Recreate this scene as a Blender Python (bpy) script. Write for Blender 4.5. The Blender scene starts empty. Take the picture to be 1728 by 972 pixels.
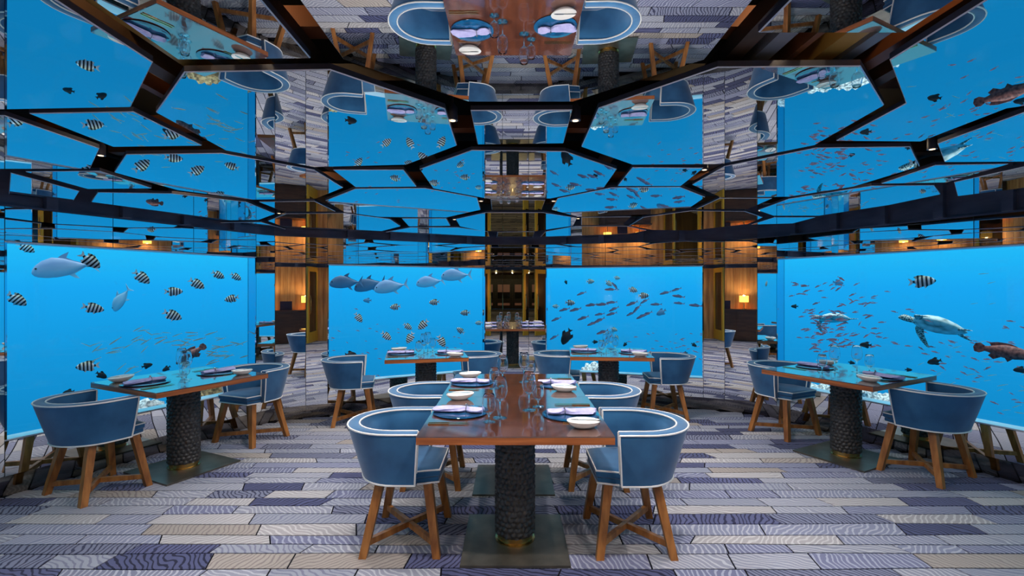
import bpy, bmesh, math, random
from mathutils import Vector, Matrix
R = math.radians
SC = bpy.context.scene
COL = SC.collection

# ------------------------------------------------------------------ camera
FPX = 826.0                                     # focal length in pixels of the 1728 wide frame
EYE = 1.5
cam_d = bpy.data.cameras.new('camera'); cam = bpy.data.objects.new('camera', cam_d); COL.objects.link(cam)
cam_d.sensor_width = 36.0; cam_d.lens = FPX / 1728 * 36.0
cam_d.clip_start = 0.05; cam_d.clip_end = 300
cam.location = (0, 0, EYE); cam.rotation_euler = (R(90), 0, 0)
SC.camera = cam

# ------------------------------------------------------------------ sea all around (world), sun above the surface
world = bpy.data.worlds.new('sea'); SC.world = world; world.use_nodes = True
nt = world.node_tree; nt.nodes.clear()
out = nt.nodes.new('ShaderNodeOutputWorld'); bg = nt.nodes.new('ShaderNodeBackground')
tc = nt.nodes.new('ShaderNodeTexCoord'); sep = nt.nodes.new('ShaderNodeSeparateXYZ')
mr = nt.nodes.new('ShaderNodeMapRange'); rp = nt.nodes.new('ShaderNodeValToRGB')
mr.inputs['From Min'].default_value = -1; mr.inputs['From Max'].default_value = 1
nt.links.new(tc.outputs['Generated'], sep.inputs[0]); nt.links.new(sep.outputs['Z'], mr.inputs['Value'])
nt.links.new(mr.outputs['Result'], rp.inputs['Fac']); nt.links.new(rp.outputs['Color'], bg.inputs['Color'])
nt.links.new(bg.outputs[0], out.inputs[0])
def lin(c):
    return tuple(((v/255)/12.92 if v/255 <= 0.04045 else ((v/255+0.055)/1.055)**2.4) for v in c[:3])
stops = [(0.0, (10, 98, 152)), (0.20, (14, 134, 196)), (0.34, (15, 130, 190)), (0.40, (17, 138, 201)), (0.45, (20, 151, 219)), (0.50, (25, 168, 242)),
         (0.545, (38, 198, 255)), (0.60, (62, 210, 255)), (0.80, (140, 230, 255)), (1.0, (190, 242, 255))]
el = rp.color_ramp.elements
el[0].position = stops[0][0]; el[0].color = (*lin(stops[0][1]), 1)
el[1].position = stops[-1][0]; el[1].color = (*lin(stops[-1][1]), 1)
for p, c in stops[1:-1]:
    e = el.new(p); e.color = (*lin(c), 1)
bg.inputs['Strength'].default_value = 1.0
sun_d = bpy.data.lights.new('sun', 'SUN'); sun = bpy.data.objects.new('sun', sun_d); COL.objects.link(sun)
sun_d.energy = 3.0; sun_d.color = (0.80, 0.95, 1.0); sun_d.angle = R(25); sun.rotation_euler = (R(4), R(3), 0); sun.location = (0, 2, 9)

SC.view_settings.view_transform = 'Standard'; SC.view_settings.look = 'None'
SC.view_settings.exposure = 0.0; SC.view_settings.gamma = 1.0; SC.view_settings.use_curve_mapping = False
cy = SC.cycles
cy.max_bounces = 14; cy.diffuse_bounces = 4; cy.glossy_bounces = 12; cy.transmission_bounces = 8; cy.transparent_max_bounces = 24
cy.caustics_reflective = True; cy.caustics_refractive = False; cy.blur_glossy = 0.6
cy.sample_clamp_indirect = 4.0; cy.use_denoising = True

LAMP_W = 50.0            # each ceiling spotlight
LAMP_C = (1.0, 0.93, 0.88)

# ------------------------------------------------------------------ material helpers
MATS = {}
def mat(name, color, rough=0.5, metal=0.0, spec=0.5, coat=0.0, sheen=0.0, emit=None, es=0.0):
    m = bpy.data.materials.new(name); m.use_nodes = True
    p = m.node_tree.nodes['Principled BSDF']
    p.inputs['Base Color'].default_value = (*lin(color), 1)
    p.inputs['Roughness'].default_value = rough; p.inputs['Metallic'].default_value = metal
    p.inputs['Specular IOR Level'].default_value = spec; p.inputs['Coat Weight'].default_value = coat
    p.inputs['Sheen Weight'].default_value = sheen
    if emit: p.inputs['Emission Color'].default_value = (*lin(emit), 1); p.inputs['Emission Strength'].default_value = es
    MATS[name] = m
    return m
def N(m, t, **kw):
    n = m.node_tree.nodes.new(t)
    for k, v in kw.items(): setattr(n, k, v)
    return n
def L(m, a, b): m.node_tree.links.new(a, b)
def P(m): return m.node_tree.nodes['Principled BSDF']
def ramp(m, pts):
    r = N(m, 'ShaderNodeValToRGB'); e = r.color_ramp.elements
    e[0].position = pts[0][0]; e[0].color = (*lin(pts[0][1]), 1)
    e[1].position = pts[-1][0]; e[1].color = (*lin(pts[-1][1]), 1)
    for p, c in pts[1:-1]:
        x = e.new(p); x.color = (*lin(c), 1)
    return r
def noise_color(m, c1, c2, scale=(5, 5, 5), detail=4, lo=0.35, hi=0.65, bump=0.0):
    t = N(m, 'ShaderNodeTexCoord'); mp = N(m, 'ShaderNodeMapping'); mp.inputs['Scale'].default_value = scale
    nz = N(m, 'ShaderNodeTexNoise'); nz.inputs['Scale'].default_value = 1.0; nz.inputs['Detail'].default_value = detail
    L(m, t.outputs['Object'], mp.inputs['Vector']); L(m, mp.outputs[0], nz.inputs['Vector'])
    r = ramp(m, [(lo, c1), (hi, c2)]); L(m, nz.outputs['Fac'], r.inputs['Fac']); L(m, r.outputs[0], P(m).inputs['Base Color'])
    if bump:
        b = N(m, 'ShaderNodeBump'); b.inputs['Strength'].default_value = bump; b.inputs['Distance'].default_value = 0.002
        L(m, nz.outputs['Fac'], b.inputs['Height']); L(m, b.outputs[0], P(m).inputs['Normal'])
    return m

mat('mirror', (240, 243, 245), 0.004, 1.0)
mat('mirror_wall', (240, 241, 241), 0.004, 1.0)
mat('mirror_edge', (84, 86, 102), 0.3, 0.5)
mat('mirror_bevel', (226, 230, 240), 0.3, 0.3)
noise_color(mat('base_stone', (150, 140, 132), 0.07, 1.0), (128, 120, 114), (168, 158, 148), (5, 5, 14))
noise_color(mat('black_metal', (84, 88, 108), 0.42, 0.2), (74, 78, 98), (96, 100, 122), (3, 3, 9))
mat('void_black', (10, 9, 9), 0.8)
noise_color(mat('void_brown', (60, 40, 26), 0.5), (44, 30, 20), (86, 58, 36), (4, 4, 4))
mat('void_copper', (120, 68, 38), 0.45, 0.3)
mat('void_steel', (130, 134, 142), 0.4, 0.3)
mat('void_gold', (186, 146, 74), 0.4, 0.3)
mat('hull', (60, 66, 74), 0.7)
mat('sill', (232, 240, 250), 0.25, 0.0, 0.6, 0.3)
mat('jamb', (200, 222, 236), 0.03, 1.0)
mat('carpet_joint', (26, 25, 34), 0.95, 0, 0.05)
noise_color(mat('leg_wood', (150, 92, 44), 0.42), (124, 74, 32), (176, 116, 58), (26, 26, 3.2), 6)
noise_color(mat('top_wood', (76, 42, 30), 0.2, 0, 0.5, 1.0), (64, 35, 26), (98, 54, 36), (22, 1.6, 8), 7, 0.3, 0.7); P(MATS['top_wood']).inputs['Coat IOR'].default_value = 2.4; P(MATS['top_wood']).inputs['Coat Roughness'].default_value = 0.05
noise_color(mat('edge_wood', (150, 82, 40), 0.4, 0, 0.5, 0.1), (132, 70, 34), (176, 102, 52), (3, 3, 60), 6)
noise_color(mat('column_black', (52, 50, 50), 0.40), (40, 38, 39), (60, 58, 58), (30, 30, 30))
noise_color(mat('plate_steel', (104, 99, 90), 0.36, 0.6), (92, 88, 80), (116, 110, 100), (7, 7, 7))
mat('brass', (196, 164, 104), 0.25, 1.0)
mat('gold_paint', (206, 168, 58), 0.35, 0.35)
mat('steel', (200, 198, 192), 0.16, 1.0)
mat('warm_reflect_steel', (214, 182, 132), 0.18, 1.0)  # stainless cutlery, warm reflection of the wood tinted into its colour
mat('porcelain', (242, 240, 236), 0.16, 0, 0.6, 0.3)
noise_color(mat('charger_glass', (18, 66, 104), 0.06, 0, 0.8, 0.5), (12, 52, 86), (22, 80, 122), (9, 9, 9))
noise_color(mat('napkin', (176, 174, 220), 0.9, 0, 0.1, 0, 0.1), (160, 158, 208), (186, 184, 226), (24, 24, 24))
noise_color(mat('velvet', (44, 100, 146), 0.85, 0, 0.15, 0, 0.35), (30, 78, 120), (50, 106, 150), (5, 5, 5), 6, 0.3, 0.75)
mat('piping', (236, 234, 230), 0.7)
noise_color(mat('panel_wood', (186, 136, 78), 0.4), (166, 116, 62), (212, 164, 100), (14, 14, 1.2), 6)
noise_color(mat('dark_wood', (52, 32, 22), 0.35), (40, 24, 17), (70, 44, 30), (3, 3, 16), 5)
mat('shade', (255, 214, 110), 0.6, emit=(255, 190, 80), es=2.6)
mat('lamp_lens', (255, 240, 220), 0.3, emit=(255, 214, 160), es=3)
mat('dim_shade', (255, 214, 110), 0.6, emit=(255, 190, 80), es=0.5)
mat('door_glass', (24, 22, 20), 0.08, 0.0, 0.8)
mat('lit_glass', (210, 160, 130), 0.3, emit=(200, 130, 100), es=0.1)
noise_color(mat('corridor_wall', (92, 72, 44), 0.45), (78, 60, 36), (110, 88, 54), (6, 6, 1))
mat('menu_cover', (40, 36, 60), 0.6)

def thin_glass(name, tint, refl):
    m = bpy.data.materials.new(name); m.use_nodes = True; t = m.node_tree; t.nodes.clear()
    o = t.nodes.new('ShaderNodeOutputMaterial'); mx = t.nodes.new('ShaderNodeMixShader')
    tr = t.nodes.new('ShaderNodeBsdfTransparent'); gl = t.nodes.new('ShaderNodeBsdfGlossy'); fr = t.nodes.new('ShaderNodeMath'); fr.operation = 'MULTIPLY_ADD'
    lw = t.nodes.new('ShaderNodeLayerWeight'); lw.inputs['Blend'].default_value = 0.5; pw = t.nodes.new('ShaderNodeMath'); pw.operation = 'POWER'; pw.inputs[1].default_value = 4.0
    t.links.new(lw.outputs['Facing'], pw.inputs[0]); t.links.new(pw.outputs[0], fr.inputs[0]); fr.inputs[1].default_value = refl[1]; fr.inputs[2].default_value = refl[0]
    tr.inputs['Color'].default_value = (*tint, 1); gl.inputs['Roughness'].default_value = 0.01
    t.links.new(fr.outputs[0], mx.inputs[0]); t.links.new(tr.outputs[0], mx.inputs[1]); t.links.new(gl.outputs[0], mx.inputs[2])
    t.links.new(mx.outputs[0], o.inputs[0]); MATS[name] = m
    return m
thin_glass('pane', (0.985, 0.995, 1.0), (0.01, 0.30))
m = mat('crystal', (250, 252, 254), 0.0, 0.0, 0.5); P(m).inputs['Transmission Weight'].default_value = 1.0; P(m).inputs['IOR'].default_value = 1.46

# carpet printed with grained planks: colour and grain line colour come per plank
m = mat('carpet', (150, 150, 170), 0.95, 0, 0.05, 0, 0.15)
a1 = N(m, 'ShaderNodeAttribute', attribute_name='plank_color'); a2 = N(m, 'ShaderNodeAttribute', attribute_name='grain_color')
uv = N(m, 'ShaderNodeUVMap', uv_map='grain')
nz = N(m, 'ShaderNodeTexNoise'); nz.inputs['Scale'].default_value = 6.0; nz.inputs['Detail'].default_value = 1.5
L(m, uv.outputs[0], nz.inputs['Vector'])
vs = N(m, 'ShaderNodeVectorMath', operation='MULTIPLY'); vs.inputs[1].default_value = (0.12, 0.12, 0)
sb = N(m, 'ShaderNodeVectorMath', operation='ADD')
L(m, nz.outputs['Color'], vs.inputs[0]); L(m, uv.outputs[0], sb.inputs[0]); L(m, vs.outputs[0], sb.inputs[1])
wv = N(m, 'ShaderNodeTexWave'); wv.inputs['Scale'].default_value = 10.5; wv.inputs['Distortion'].default_value = 1.2; wv.inputs['Detail'].default_value = 1.0; wv.inputs['Detail Scale'].default_value = 2.0
L(m, sb.outputs[0], wv.inputs['Vector'])
r = ramp(m, [(0.66, (0, 0, 0)), (0.82, (255, 255, 255))]); L(m, wv.outputs['Fac'], r.inputs['Fac'])
fm = N(m, 'ShaderNodeMath', operation='MULTIPLY'); fm.inputs[1].default_value = 0.95
sp = N(m, 'ShaderNodeSeparateColor'); L(m, r.outputs[0], sp.inputs[0]); L(m, sp.outputs[0], fm.inputs[0])
mx = N(m, 'ShaderNodeMix', data_type='RGBA'); L(m, fm.outputs[0], mx.inputs['Factor'])
L(m, a1.outputs['Color'], mx.inputs['A']); L(m, a2.outputs['Color'], mx.inputs['B'])
n2 = N(m, 'ShaderNodeTexNoise'); n2.inputs['Scale'].default_value = 160; t2 = N(m, 'ShaderNodeTexCoord'); L(m, t2.outputs['Object'], n2.inputs['Vector'])
m3 = N(m, 'ShaderNodeMix', data_type='RGBA', blend_type='MULTIPLY'); m3.inputs['Factor'].default_value = 0.35
L(m, mx.outputs['Result'], m3.inputs['A'])
r3 = ramp(m, [(0.2, (190, 190, 190)), (0.7, (255, 255, 255))]); L(m, n2.outputs['Fac'], r3.inputs['Fac']); L(m, r3.outputs[0], m3.inputs['B'])
L(m, m3.outputs['Result'], P(m).inputs['Base Color'])

# ------------------------------------------------------------------ mesh helpers
class MB:
    """collects vertices and faces of ONE mesh"""
    def __init__(s): s.v = []; s.f = []; s.mi = []
    def add(s, vs, fs, mi=0):
        o = len(s.v); s.v += [tuple(v) for v in vs]
        for f in fs: s.f.append(tuple(i+o for i in f)); s.mi.append(mi)
    def box(s, x0, x1, y0, y1, z0, z1, mi=0, M=None):
        vs = [Vector((x, y, z)) for z in (z0, z1) for y in (y0, y1) for x in (x0, x1)]
        if M is not None: vs = [M @ v for v in vs]
        s.add(vs, [(0, 2, 3, 1), (4, 5, 7, 6), (0, 1, 5, 4), (2, 6, 7, 3), (0, 4, 6, 2), (1, 3, 7, 5)], mi)
    def prism(s, poly, z0, z1, mi=0, side=None):
        n = len(poly)
        if sum(poly[i][0]*poly[(i+1) % n][1]-poly[(i+1) % n][0]*poly[i][1] for i in range(n)) < 0: poly = poly[::-1]
        o = len(s.v)
        s.v += [(p[0], p[1], z0) for p in poly] + [(p[0], p[1], z1) for p in poly]
        s.f.append(tuple(o+i for i in range(n))[::-1]); s.mi.append(mi)
        s.f.append(tuple(o+n+i for i in range(n))); s.mi.append(mi)
        for i in range(n):
            j = (i+1) % n; s.f.append((o+i, o+j, o+n+j, o+n+i)); s.mi.append(mi if side is None else side)
    def loft(s, rings, closed=True, cap=True, mi=0):
        n = len(rings[0]); o = len(s.v)
        for r in rings: s.v += [tuple(p) for p in r]
        for k in range(len(rings)-1):
            for i in range(n if closed else n-1):
                j = (i+1) % n
                s.f.append((o+k*n+i, o+k*n+j, o+(k+1)*n+j, o+(k+1)*n+i)); s.mi.append(mi)
        if cap:
            s.f.append(tuple(o+i for i in range(n))[::-1]); s.mi.append(mi)
            e = o+(len(rings)-1)*n; s.f.append(tuple(e+i for i in range(n))); s.mi.append(mi)
    def lathe(s, prof, n=24, c=(0, 0, 0), mi=0, cap=True):
        s.loft([[(c[0]+r*math.cos(2*math.pi*i/n), c[1]+r*math.sin(2*math.pi*i/n), c[2]+z) for i in range(n)] for r, z in prof], True, cap, mi)
    def tube(s, pts, r, n=6, closed=False, mi=0):
        pts = [Vector(p) for p in pts]; rings = []; m = len(pts)
        up = Vector((0, 0, 1))
        for i, p in enumerate(pts):
            a = pts[(i-1) % m] if (closed or i > 0) else p
            b = pts[(i+1) % m] if (closed or i < m-1) else p
            t = (b-a).normalized()
            x = t.cross(up)
            if x.length < 1e-3: x = t.cross(Vector((0, 1, 0)))
            x.normalize(); y = x.cross(t).normalized()
            if i and rings:                       # keep rings untwisted
                x0 = lastx - t*lastx.dot(t)
                if x0.length > 1e-4: x = x0.normalized(); y = x.cross(t).normalized()
            lastx = x
            rr = r[i] if isinstance(r, (list, tuple)) else r
            rings.append([p + x*rr*math.cos(2*math.pi*k/n) + y*rr*math.sin(2*math.pi*k/n) for k in range(n)])
        if closed: rings.append(rings[0])
        s.loft(rings, True, not closed, mi)
    def bar(s, a, b, w, h, mi=0, w2=None, h2=None):
        a = Vector(a); b = Vector(b); t = (b-a).normalized(); x = t.cross(Vector((0, 0, 1)))
        if x.length < 1e-3: x = Vector((1, 0, 0))
        x.normalize(); y = x.cross(t).normalized(); w2 = w2 or w; h2 = h2 or h
        def ring(p, w, h): return [p-x*w/2-y*h/2, p+x*w/2-y*h/2, p+x*w/2+y*h/2, p-x*w/2+y*h/2]
        s.loft([ring(a, w, h), ring(b, w2, h2)], True, True, mi)
    def mesh(s, name, mats, smooth=None):
        me = bpy.data.meshes.new(name); me.from_pydata(s.v, [], s.f)
        for k in mats: me.materials.append(MATS[k])
        if len(mats) > 1: me.polygons.foreach_set('material_index', s.mi)
        bm = bmesh.new(); bm.from_mesh(me); bmesh.ops.recalc_face_normals(bm, faces=bm.faces); bm.to_mesh(me); bm.free()
        if smooth is not None:
            me.polygons.foreach_set('use_smooth', [True]*len(me.polygons)); me.set_sharp_from_angle(angle=R(smooth))
        me.update(); return me
    def obj(s, name, mats, parent=None, smooth=None, loc=None, rotz=0.0):
        if isinstance(mats, str): mats = [mats]
        return place(name, s.mesh(name, mats, smooth), parent, loc, rotz)

def place(name, me, parent=None, loc=None, rotz=0.0):
    o = bpy.data.objects.new(name, me); COL.objects.link(o)
    if parent: o.parent = parent
    if loc is not None: o.location = loc
    if rotz: o.rotation_euler = (0, 0, rotz)
    return o
def empty(name, loc=(0, 0, 0), rotz=0.0): return place(name, None, None, loc, rotz)
def tag(o, label, cat, group=None, kind=None):
    o['label'] = label; o['category'] = cat
    if group: o['group'] = group
    if kind: o['kind'] = kind
    return o
def structure(o, label, cat):
    tag(o, label, cat, None, 'structure'); return o
def copy_tree(src, loc, rotz):
    c = src.copy(); COL.objects.link(c); c.location = loc; c.rotation_euler = (0, 0, rotz)
    for ch in src.children:
        d = ch.copy(); COL.objects.link(d); d.parent = c
        for g in ch.children:
            e = g.copy(); COL.objects.link(e); e.parent = d
    return c

# ------------------------------------------------------------------ plan of the room (metres; camera over the origin, looking along +y)
PTS = [(-3.627, 3.50), (-2.772, 5.301), (-2.65, 5.472), (-2.368, 5.62), (-2.148, 5.705), (-0.3625, 6.62), (-0.129, 6.625), (0.226, 6.625),
       (0.457, 6.62), (2.358, 6.03), (2.582, 5.941), (2.898, 5.783), (3.029, 5.60), (4.145, 3.20), (4.27, 2.92), (4.27, 0.85),
       (4.15, 0.55), (3.30, -1.10), (3.05, -1.35), (0.84, -2.62), (-0.80, -2.62), (-2.95, -1.35), (-3.20, -1.10), (-4.02, 0.55),
       (-4.10, 0.85), (-4.02, 2.86), (-3.80, 3.18)]
NP = len(PTS)
# kind of each side PTS[i] -> PTS[i+1]
KIND = ['W', 'm', 'm', 'm', 'W', 'm', 'm', 'm', 'W', 'm', 'm', 'm', 'W', 'm', 'W', 'm', 'W', 'm', 'wood', 'door', 'wood', 'm', 'W', 'm', 'W', 'm', 'm']
Z_BASE, Z_STRIP, Z_TOP, Z_PANEL = 0.15, 2.085, 2.50, 2.14
WZ = {0: (0.405, 1.835), 4: (0.385, 1.775), 8: (0.385, 1.775), 12: (0.405, 1.835)}
def offset_poly(d):
    res = []
    for i in range(NP):
        a, b, c = Vector(PTS[i-1]), Vector(PTS[i]), Vector(PTS[(i+1) % NP])
        t1 = (b-a).normalized(); t2 = (c-b).normalized()
        n1 = Vector((-t1.y, t1.x)); n2 = Vector((-t2.y, t2.x))       # points run clockwise: left normal looks outward
        k = (n1+n2); k = k/(k.length**2)*2
        res.append(b + k*d)
    return res
OFF = {d: offset_poly(d) for d in (0.0, 0.010, 0.030, 0.036, 0.115, 0.135, 0.15)}
def quad(i, d0, d1, s0=0.0, s1=1.0):
    """plan quad of side i between outward offsets d0 and d1, from share s0 to s1 of its length"""
    j = (i+1) % NP
    a0, b0, a1, b1 = OFF[d0][i], OFF[d0][j], OFF[d1][i], OFF[d1][j]
    return [a0.lerp(b0, s0), a0.lerp(b0, s1), a1.lerp(b1, s1), a1.lerp(b1, s0)]
SIDE = {}
for i in range(NP):
    mx_, my_ = (PTS[i][0]+PTS[(i+1) % NP][0])/2, (PTS[i][1]+PTS[(i+1) % NP][1])/2
    SIDE[i] = 'back' if my_ < -1.2 else ('front' if my_ > 5.3 and abs(mx_) < 2.95 else ('left' if mx_ < 0 else 'right'))
WALL = {}
names = {'left': 'dark hull of the left wall carrying mirror panels around its windows', 'right': 'dark hull of the right wall carrying mirror panels around its windows',
         'front': 'far wall of tall mirror facets around two sea windows', 'back': 'entrance wall behind the viewer with wood boards beside the doorway'}
for sd in ('left', 'front', 'right', 'back'):
    mb = MB()
    for i in range(NP):
        if SIDE[i] != sd: continue
        q = quad(i, 0.036, 0.15)
        if KIND[i] == 'W':
            z0, z1 = WZ.get(i, (0.405, 1.80)); mb.prism(q, -0.05, z0); mb.prism(q, z1, Z_TOP)
        elif KIND[i] == 'door': mb.prism(q, 2.2, Z_TOP)
        else: mb.prism(q, -0.05, Z_TOP)
    WALL[sd] = structure(mb.obj('wall_'+sd, 'hull'), names[sd], 'wall')
wn = 0
def mirror_piece(i, s0, s1, z0, z1):
    ln = (Vector(PTS[i])-Vector(PTS[(i+1) % NP])).length; g = 0.0025/ln
    mb = MB(); mb.prism(quad(i, 0.0, 0.010, s0+g, s1-g), z0+0.002, z1-0.002)
    return mb.obj('mirror_panel', 'mirror_wall', WALL[SIDE[i]])
for i in range(NP):
    par = WALL[SIDE[i]]
    if KIND[i] in ('W', 'm'):
        mb = MB(); mb.prism(quad(i, 0.030, 0.036), 0.0, Z_BASE+0.004); mb.obj('base_panel', 'base_stone', par)
    if KIND[i] == 'm':
        mirror_piece(i, 0, 1, Z_BASE, Z_STRIP)
        mb = MB(); mb.prism(quad(i, 0.010, 0.036), Z_BASE, Z_STRIP); mb.obj('panel_backing', 'hull', par)
    if KIND[i] == 'W':
        z0, z1 = WZ.get(i, (0.405, 1.80)); wn += 1
        mirror_piece(i, 0, 1, Z_BASE, z0-0.004)
        cuts = {4: (0, .173, .59, 1), 8: (0, .40, .82, 1)}.get(i, (0, 1/3, 2/3, 1))
        for a, b in zip(cuts, cuts[1:]): mirror_piece(i, a, b, z1+0.004, Z_STRIP)
        mb = MB(); mb.prism(quad(i, 0.010, 0.036), Z_BASE, z0-0.004); mb.prism(quad(i, 0.010, 0.036), z1+0.004, Z_STRIP)
        mb.obj('panel_backing', 'hull', par)
        ln = (Vector(PTS[i])-Vector(PTS[(i+1) % NP])).length; j = 0.012/ln
        w = MB(); w.prism(quad(i, 0.0, 0.135), z1-0.008, z1+0.003)
        where = {0: 'broad left sea window behind the table for two', 4: 'sea window left of the central mirror with the passing trevally', 8: 'sea window right of the central mirror with the fusilier shoal',
                 12: 'broad right sea window with two turtles', 14: 'empty sea window beside the viewer on the right', 16: 'empty sea window behind the viewer on the right',
                 22: 'empty sea window behind the viewer on the left', 24: 'empty sea window beside the viewer on the left'}[i]
        wo = structure(w.obj('window_%d' % wn, 'sill'), where, 'window')
        k = MB(); k.prism(quad(i, 0.0, 0.135), z0-0.003, z0+0.008); k.obj('sill', 'sill', wo)
        for a, b in ((0, j), (1-j, 1)):
            k = MB(); k.prism(quad(i, 0.0, 0.135, a, b), z0+0.008, z1-0.008); k.obj('jamb', 'jamb', wo)
        k = MB(); k.prism(quad(i, 0.115, 0.135, j, 1-j), z0+0.008, z1-0.008); k.obj('pane', 'pane', wo)

# black ring beam with ribs above the mirror strip
mb = MB()
for i in range(NP): mb.prism(quad(i, 0.010, 0.036), Z_STRIP, Z_TOP)
beam = structure(mb.obj('trim_1', 'black_metal'), 'black ribbed ring beam running round the room above the mirror strip', 'beam')
for i in range(NP):
    a, b = Vector(PTS[i]), Vector(PTS[(i+1) % NP]); t = (b-a); ln = t.length; t.normalize(); n = Vector((-t.y, t.x))
    cnt = max(1, int(ln/0.42))
    M = Matrix(((t.x, n.x, 0, a.x), (t.y, n.y, 0, a.y), (0, 0, 1, 0), (0, 0, 0, 1)))
    fl = MB(); fl.box(0.0, ln, -0.014, 0.012, Z_STRIP, Z_STRIP+0.014, M=M); fl.obj('flange', 'black_metal', beam)
    if cnt > 1 or KIND[i] == 'W':
        for k in range(cnt):
            x = (k+0.5)*ln/cnt
            r_ = MB(); r_.box(x-0.035, x+0.035, -0.05, 0.012, Z_STRIP+0.012, Z_TOP, M=M); r_.obj('rib', 'black_metal', beam)

# ------------------------------------------------------------------ floor: carpet of grained planks
def row_span(y):
    xs = []
    for i in range(NP):
        (x0, y0), (x1, y1) = OFF[0.030][i], OFF[0.030][(i+1) % NP]
        if (y0 <= y) != (y1 <= y): xs.append(x0+(y-y0)/(y1-y0)*(x1-x0))
    return (min(xs), max(xs)) if len(xs) > 1 else None
rnd = random.Random(5)
fl = MB(); fl.prism([tuple(p) for p in OFF[0.15]], -0.05, -0.004); fl.prism([(-0.95, -22), (0.99, -22), (0.99, -2.7), (-0.95, -2.7)], -0.05, -0.004)
floor = structure(fl.obj('floor', 'carpet_joint'), 'carpet patterned as grained planks in grey beige and violet blue', 'floor')
PAL = [((173, 169, 173), (201, 199, 201), 2.6), ((175, 166, 159), (141, 131, 131), 1.8), ((150, 152, 169), (187, 189, 199), 3.2), ((134, 138, 162), (180, 182, 197), 3.2),
       ((117, 120, 150), (169, 173, 194), 2.6), ((98, 101, 140), (38, 38, 68), 1.7), ((85, 89, 127), (31, 31, 57), 1.0), ((129, 133, 157), (50, 52, 82), 1.8), ((157, 161, 176), (126, 129, 152), 2.2)]
planks = []
def wob(x, k): return 0.006*math.sin(x*2.1+k*1.7)+0.003*math.sin(x*5.3+k*2.9)
def make_row(y0, y1, k, xl, xr):
    x = xl - rnd.uniform(0, 0.4); sl = rnd.uniform(-0.05, 0.05)
    while x < xr:
        ln = rnd.choice((0.34, 0.44, 0.54, 0.64, 0.76, 0.9))*rnd.uniform(0.9, 1.1)
        s2 = rnd.choice((-0.05, -0.02, 0.0, 0.02, 0.05))*rnd.uniform(0.5, 1.2)
        g = 0.0050
        n = 6; low = []; top = []
        for q in range(n):
            u = q/(n-1)
            xa = max(xl, min(xr, x+sl*-0.5+g+(ln-2*g+(sl-s2)*0.5)*u)); xb = max(xl, min(xr, x+sl*0.5+g+(ln-2*g+(s2-sl)*0.5)*u))
            low.append((xa, y0+wob(xa, k)+g)); top.append((xb, y1+wob(xb, k+1)-g))
        if low[-1][0]-low[0][0] > 0.03 and top[-1][0]-top[0][0] > 0.03: planks.append(low+top[::-1])
        x += ln; sl = s2
y = -2.62; k = 0
while y < 6.62:
    h = rnd.uniform(0.098, 0.150); sp_ = row_span(min(y+h/2, 6.6))
    if sp_: make_row(y, y+h, k, *sp_)
    y += h; k += 1
y = -21.9
while y < -2.72:
    h = 0.18; make_row(y, y+h, k, -0.90, 0.94); y += h; k += 1
def plank_attr(me, cols, ranges):
    uvl = me.uv_layers.new(name='grain'); c1 = me.color_attributes.new('plank_color', 'FLOAT_COLOR', 'POINT'); c2 = me.color_attributes.new('grain_color', 'FLOAT_COLOR', 'POINT')
    val = [None]*len(me.vertices)
    for (a, b), (ca, cb, ang, ox, oy) in zip(ranges, cols):
        for v in range(a, b):
            c1.data[v].color = (*ca, 1); c2.data[v].color = (*cb, 1)
            x, yy, _ = me.vertices[v].co; val[v] = (x*math.cos(ang)+yy*math.sin(ang)+ox, -x*math.sin(ang)+yy*math.cos(ang)+oy)
    for l in me.loops: uvl.data[l.index].uv = val[l.vertex_index]
def plank_style():
    a, b, _ = rnd.choices(PAL, [p[2] for p in PAL])[0]; f = rnd.uniform(0.9, 1.06)
    return (tuple(min(1, v*f) for v in lin(a)), lin(b), rnd.choice((0.3, 0.7, 1.0, -0.4, -0.8, 0.1, 1.3))+rnd.uniform(-.15, .15), rnd.uniform(0, 50), rnd.uniform(0, 50))
def seen(p):
    cx = sum(q[0] for q in p)/len(p); cyy = sum(q[1] for q in p)/len(p)
    if cyy < 1.5: return None
    u, v = 864+FPX*cx/cyy, 486+FPX*EYE/cyy
    return cyy*cyy+0.2*cx*cx if (-80 < u < 1810 and v < 1010) else None
order = sorted((s, i) for i, s in ((i, seen(p)) for i, p in enumerate(planks)) if s is not None)
near = set(i for s, i in order[:298])
rest = MB(); rest_c = []; rest_r = []
for i, p in enumerate(planks):
    st = plank_style()
    if i in near:
        pb = MB(); cx, cyy = p[0]; pb.prism(p, -0.004, 0.0)
        me = pb.mesh('plank', ['carpet']); plank_attr(me, [st], [(0, len(me.vertices))]); place('plank', me, floor)
    else:
        a = len(rest.v); rest.prism(p, -0.004, 0.0); rest_c.append(st); rest_r.append((a, len(rest.v)))
me = rest.mesh('far_planks', ['carpet']); plank_attr(me, rest_c, rest_r); fp = place('far_planks', me, floor); fp['kind'] = 'stuff'

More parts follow.
